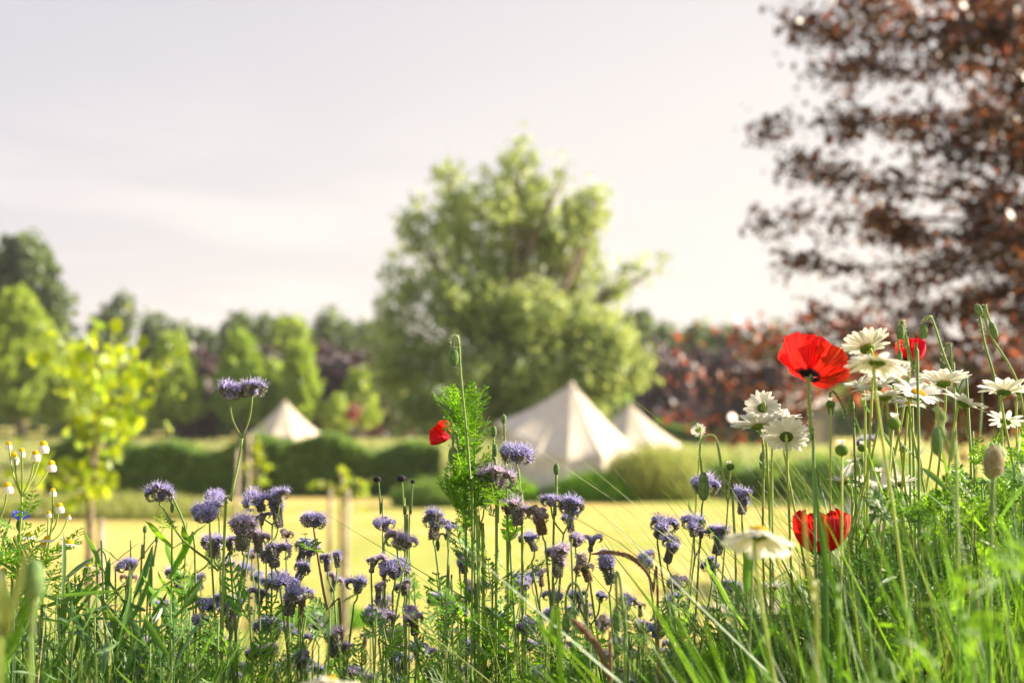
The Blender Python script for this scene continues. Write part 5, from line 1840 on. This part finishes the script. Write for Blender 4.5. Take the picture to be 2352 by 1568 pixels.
# the tall bright feathery plant in the middle
leafy('tall bright green feathery plant rising before the willow', 1062, 935, 1.37, FRB, 64, (.34, .68), None, name='feathery_plant', stemm=M_stemy, up=(.35, 1.2),
      path=[(1068, 985), (1080, 1080), (1100, 1200), (1112, 1400)])
leafy('second feathery spray leaning out under the small red poppy', 1034, 1110, 1.36, FRB, 20, (.35, .6), None, name='feathery_plant', stemm=M_stemy, up=(.5, 1.4),
      path=[(1050, 1150), (1075, 1210), (1100, 1330)])
leafy('broad toothed leafy shoot beside the lilac phacelia under the tent', 1168, 1180, 1.42, FRW, 20, (.6, .95), None, name='feathery_plant', up=(.8, 2.2))
leafy('bright ferny plant at the frame edge under the daisies', 2235, 990, 1.34, FRB, 30, (.45, .8), None, name='feathery_plant', up=(.4, 1.2))
leafy('ferny green plant against the dark beech by the frame edge', 2320, 1030, 1.36, FRB, 30, (.5, .9), None, name='feathery_plant', up=(.4, 1.2))
for i, (x, y) in enumerate([(960, 1330), (1000, 1420), (1090, 1250), (1130, 1290), (1200, 1400), (1060, 1470), (1300, 1500), (840, 1480), (700, 1470), (540, 1480), (450, 1330), (430, 1400), (480, 1500), (1400, 1480), (1500, 1500),
                            (1560, 1420), (1620, 1400), (1700, 1350), (1680, 1450), (1780, 1440), (1850, 1380), (1920, 1330), (2000, 1250), (2060, 1200), (2100, 1280), (2150, 1200), (2200, 1150), (2250, 1200), (2300, 1130), (2350, 1200),
                            (2330, 1300), (2260, 1320), (2180, 1340), (2080, 1380), (1980, 1400), (2250, 1100), (2340, 1060), (620, 1420), (580, 1360), (760, 1400), (900, 1450), (860, 1400), (1000, 1500), (1140, 1420), (1170, 1500), (1260, 1440), (1350, 1470), (1440, 1450), (1480, 1420), (1220, 1330), (1030, 1350),
                            (1320, 1400), (410, 1460), (330, 1480), (520, 1520), (670, 1540), (780, 1530), (900, 1530), (1540, 1520), (1600, 1540), (1660, 1520), (500, 1420), (1120, 1230), (1540, 1390), (1760, 1380), (1820, 1450), (2020, 1320), (2120, 1360), (1950, 1280)]):
    leafy(near_label('ferny leaved plant', x, y), x + U(-10, 10), y, U(1.2, 1.6), FR if i % 2 else FRB, 15, (.6, 1.0), 'ferny filler plants', name='feathery_plant')

# ------------------------------------------------------------------ brown grass spikes
def spike(label, pts, D, wide, tail):
    pp = [W(x, y, D) for x, y in pts]
    tl = [W(x, y, D) for x, y in tail]
    base = Vector((tl[-1].x, tl[-1].y + .02, 0)); base.z = g(base.x, base.y)
    root = thing('grass_spike', base, label, 'grass spike', 'arching brown seed spikes')
    st = bez([base] + tl[::-1] + [pp[0]], 16)
    mb = MB(); mb.tube([p - base for p in st], .0011, 5); ob('stem', mb.mesh('stem', M_stemr), root)
    path = bez(pp, 60)
    mb = MB()
    k = len(path)
    mb.tube([p - base for p in path], [wide * .55 * math.sin(math.pi * (.12 + .8 * i / k)) for i in range(k)], 6)
    for _ in range(900):
        i = random.randrange(k - 1)
        p = path[i] - base
        t_ = (path[i + 1] - path[i]).normalized()
        d = (Vector((U(-1, 1), U(-1, 1), U(-1, 1))).normalized() + t_ * 1.1).normalized() * wide * 1.15 * (math.sin(math.pi * (.12 + .8 * i / k)))
        s_ = d.orthogonal().normalized() * .0005
        mb.add([p, p + d * .6 + s_, p + d, p + d * .6 - s_], [(0, 1, 2, 3)])
    ob('seed_spike', mb.mesh('seed_spike', M_seedg), root)


spike('upper arching brown grass spike bridging two phacelias', [(1498, 1340), (1480, 1305), (1445, 1278), (1400, 1268), (1358, 1272)], 1.22, .0032, [(1500, 1360), (1512, 1480)])
spike('lower brown grass spike drooping beside the oval bud', [(1392, 1530), (1375, 1490), (1345, 1450), (1312, 1420)], 1.08, .0042, [(1398, 1560), (1404, 1620)])

# ------------------------------------------------------------------ grass of the bank (uncountable)
def grass(name, label, n_, fx, hfun, mat, wr=(.0008, .0022)):
    """ribbon blades with three joints, vectorised"""
    px, D = fx(n_)
    x = (px - 1176) / 3267 * D
    y = D
    z0 = gz(x, y)
    top = hfun(px, D)
    ztop = CAMZ - (top - 922) / 3267 * D
    h = np.maximum(ztop - z0, .12)
    a = rng.uniform(0, 2 * np.pi, n_)
    w = rng.uniform(wr[0], wr[1], n_)
    sd = np.stack([np.cos(a), np.sin(a), np.zeros(n_)], -1) * w[:, None]
    la = rng.uniform(0, 2 * np.pi, n_)
    lean = (np.abs(rng.normal(0, .26, n_)) + .04) * h
    ld_ = np.stack([np.cos(la), np.sin(la), np.zeros(n_)], -1)
    B = np.stack([x, y, z0], -1)
    rings = []
    ts = (0, .3, .55, .8, 1.0)
    ws = (1, 1, .95, .65, .06)
    for t_, w_ in zip(ts, ws):
        c = B + ld_ * (lean * t_ ** 2.2)[:, None]
        c[:, 2] += h * (t_ - .06 * t_ ** 3)
        rings.append((c - sd * w_, c + sd * w_))
    V = np.zeros((n_, 10, 3))
    for i, (p, q) in enumerate(rings):
        V[:, 2 * i] = p; V[:, 2 * i + 1] = q
    idx = np.array([(0, 1, 3, 2), (2, 3, 5, 4), (4, 5, 7, 6), (6, 7, 9, 8)])
    F = (np.arange(n_)[:, None, None] * 10 + idx[None]).reshape(-1)
    me = bpy.data.meshes.new(name)
    me.vertices.add(n_ * 10)
    me.vertices.foreach_set('co', V.reshape(-1))
    me.loops.add(len(F)); me.loops.foreach_set('vertex_index', F)
    me.polygons.add(n_ * 4)
    me.polygons.foreach_set('loop_start', np.arange(n_ * 4) * 4)
    me.polygons.foreach_set('loop_total', np.full(n_ * 4, 4))
    me.polygons.foreach_set('use_smooth', np.ones(n_ * 4, bool))
    me.materials.append(mat)
    me.update()
    o = ob(name, me)
    o['kind'] = 'stuff'; o['label'] = label
    return o


def prof(px):
    # typical row of the plant tops across the picture
    xs_ = [-200, 0, 150, 350, 480, 700, 850, 1000, 1150, 1400, 1600, 1750, 1900, 2000, 2100, 2250, 2352, 2600]
    ys_ = [1300, 1330, 1360, 1390, 1470, 1540, 1540, 1470, 1440, 1470, 1440, 1370, 1310, 1200, 1130, 1050, 1010, 980]
    return np.interp(px, xs_, ys_)


grass('bank_grass', 'green grass blades crowding between the flowers', 6500,
      lambda n_: (rng.uniform(-150, 2500, n_), rng.uniform(1.15, 2.6, n_)), lambda px, D: prof(px) + rng.normal(60, 75, len(px)), M_grass, (.0007, .0026))
grass('sunlit_grass', 'yellow green blades and thin stalks among the flowers', 2000,
      lambda n_: (rng.uniform(-100, 2500, n_), rng.uniform(1.15, 1.9, n_)), lambda px, D: prof(px) + rng.normal(0, 90, len(px)), M_stemy, (.0005, .0011))
grass('edge_grass', 'dense tall grass at the frame edge under the daisies', 1900,
      lambda n_: (rng.uniform(1650, 2650, n_), rng.uniform(.95, 2.2, n_)), lambda px, D: prof(px) + rng.normal(40, 80, len(px)), M_leafd, (.0008, .0028))
grass('near_grass', 'out of focus grass close to the viewer in the lower corner', 150,
      lambda n_: (1500 + 1300 * rng.beta(1.6, 1, n_), rng.uniform(.55, .95, n_)), lambda px, D: np.interp(px, [1500, 1800, 2352, 2700], [1560, 1400, 1260, 1150]) + rng.normal(40, 80, len(px)), M_leafb, (.001, .0032))
grass('far_bank_grass', 'shorter grass running down the far side of the bank', 5000,
      lambda n_: (rng.uniform(-900, 3200, n_), rng.uniform(2.2, 6.5, n_)), lambda px, D: 922 + (CAMZ - gz((px - 1176) / 3267 * D, D) - rng.uniform(.2, .5, len(px))) / D * 3267, M_grass, (.0015, .004))
grass('clump_stalks', 'thin green stalks in the leafy corner clump', 500,
      lambda n_: (rng.uniform(-60, 420, n_), rng.uniform(1.2, 1.6, n_)), lambda px, D: rng.normal(1360, 70, len(px)), M_leafd, (.0007, .0018))

M_straw = leaf_mat('dry_straw', (0.46, 0.36, 0.20), (0.55, 0.42, 0.2), 0.3, 0.6, 0.3, 0.3)
grass('dry_straw', 'dry straw coloured stalks scattered through the planting', 420,
      lambda n_: (rng.uniform(-100, 2500, n_), rng.uniform(1.15, 2.0, n_)), lambda px, D: prof(px) + rng.normal(10, 90, len(px)), M_straw, (.0004, .0010))
grass('edge_stalks', 'thin yellow green stalks rising under the daisies', 420,
      lambda n_: (rng.uniform(1850, 2500, n_), rng.uniform(1.15, 1.9, n_)), lambda px, D: prof(px) + rng.normal(-60, 70, len(px)), M_stemy, (.0005, .0012))

# two near blades at the frame edge
def near_blade(label, pts, D, w, mat):
    pp = [W(x, y, D) for x, y in pts]
    base = Vector((pp[-1].x, pp[-1].y, 0)); base.z = g(base.x, base.y)
    path = bez([base] + pp[::-1], 12)
    k = len(path)
    mb = MB(); mb.ribbon([p - base for p in path], [w * (1 - (i / k) ** 3 * .9) for i in range(k)], (1, .3, 0), fold=.25)
    o = ob('broad_grass', mb.mesh('broad_grass', mat)); o.location = base
    o['label'] = label; o['category'] = 'grass blade'; o['group'] = 'broad near grass blades'; o['kind'] = 'thing'


near_blade('broad pale green blurred grass blade leaning at the frame edge', [(62, 1255), (40, 1350), (10, 1460), (-10, 1600)], .72, .0030, M_tall)
near_blade('darker blurred blade next to the broad pale one', [(75, 1270), (60, 1400), (20, 1500), (0, 1620)], .80, .0026, M_leafb)
near_blade('yellowish blurred blade crossing the cup shaped poppy', [(1846, 1150), (1852, 1250), (1868, 1380), (1880, 1600)], .86, .0016, M_tall)
near_blade('green blurred blade crossing the middle of the cup shaped poppy', [(1894, 1180), (1900, 1280), (1925, 1400), (1930, 1600)], .86, .0020, M_leafb)
near_blade('upright green blade tip beside the big poppy stem', [(1872, 1075), (1880, 1180), (1895, 1300), (1900, 1600)], 1.1, .0026, M_leafd)
near_blade('long green blade slanting below the violet curls', [(1232, 1400), (1256, 1480), (1290, 1600)], .95, .0018, M_leafb)


# tangled wild foliage: small ferny and narrow leaves on invisible numbers of thin stalks
def tangle(name, label, protos, mat, n_, pxr, Dr, sc, drop=(0, 330), shift=0, stalks=True):
    mb = MB()
    for _ in range(n_):
        px = U(*pxr); D = U(*Dr)
        row = float(prof(px)) + shift + drop[0] + (drop[1] - drop[0]) * random.random() ** 1.3 + random.gauss(0, 30)
        p = W(px, row, D)
        gd = g(p.x, p.y)
        if p.z < gd + .03:
            continue
        d = Vector((U(-1, 1), U(-1, 1), U(-.1, 1.4))).normalized()
        M = Matrix.Translation(p) @ d.to_track_quat('Y', 'Z').to_matrix().to_4x4() @ Matrix.Rotation(U(0, 6.3), 4, 'Y') @ Matrix.Scale(U(*sc), 4)
        mb.stamp(random.choice(protos), M)
        if stalks and random.random() < .45:
            q = p + Vector((U(-.04, .04), U(-.04, .04), 0)); q.z = gd
            mb.tube([q, q.lerp(p, .5) + Vector((U(-.02, .02), U(-.02, .02), 0)), p], [.0011, .0009, .0006], 3, 0, False)
    o = ob(name, mb.mesh(name, mat))
    o['kind'] = 'stuff'; o['label'] = label


def bl_data(L_, w):
    mb = MB()
    path = [Vector((0, L_ * q, L_ * .22 * q * q)) for q in np.linspace(0, 1, 6)]
    mb.ribbon(path, [w * (.4 + 1.4 * q) * (1 - q ** 3) + .0002 for q in np.linspace(0, 1, 6)], (1, 0, 0), fold=.3)
    return mb.data()


BD = [bl_data(.05, .0024), bl_data(.035, .003), bl_data(.07, .002)]
FD = [f[1] for f in FR]; FD2 = [f[1] for f in FRB]; FW = [f[1] for f in FRW]
tangle('wild_foliage', 'tangle of ferny leaves low between the flowers', FD, M_leaf, 150, (-50, 2450), (1.2, 1.8), (.4, .85), (130, 340))
tangle('narrow_foliage', 'tangle of narrow dark leaves in the corner under the mayweeds', BD, M_leafd, 260, (-60, 430), (1.15, 1.7), (.55, 1.05), (0, 300))
tangle('mixed_foliage', 'mixed small leaves low between the flowers', BD + FW, M_grass, 200, (350, 1700), (1.15, 1.8), (.3, .65), (100, 300))
tangle('edge_foliage', 'tangle of leaves and stalks under the daisies', BD + FW + FD2, M_leafg, 520, (1600, 2520), (1.15, 1.8), (.4, .8), (60, 460))
tangle('edge_dark_foliage', 'darker leaves in the tangle under the daisies', BD + FD, M_leafd, 620, (1560, 2520), (1.15, 1.9), (.45, .9), (60, 460))
tangle('near_foliage', 'out of focus leaves close to the viewer in the lower corner', BD + FW, M_leafg, 130, (1620, 2520), (.65, .95), (.3, .6), (250, 480))
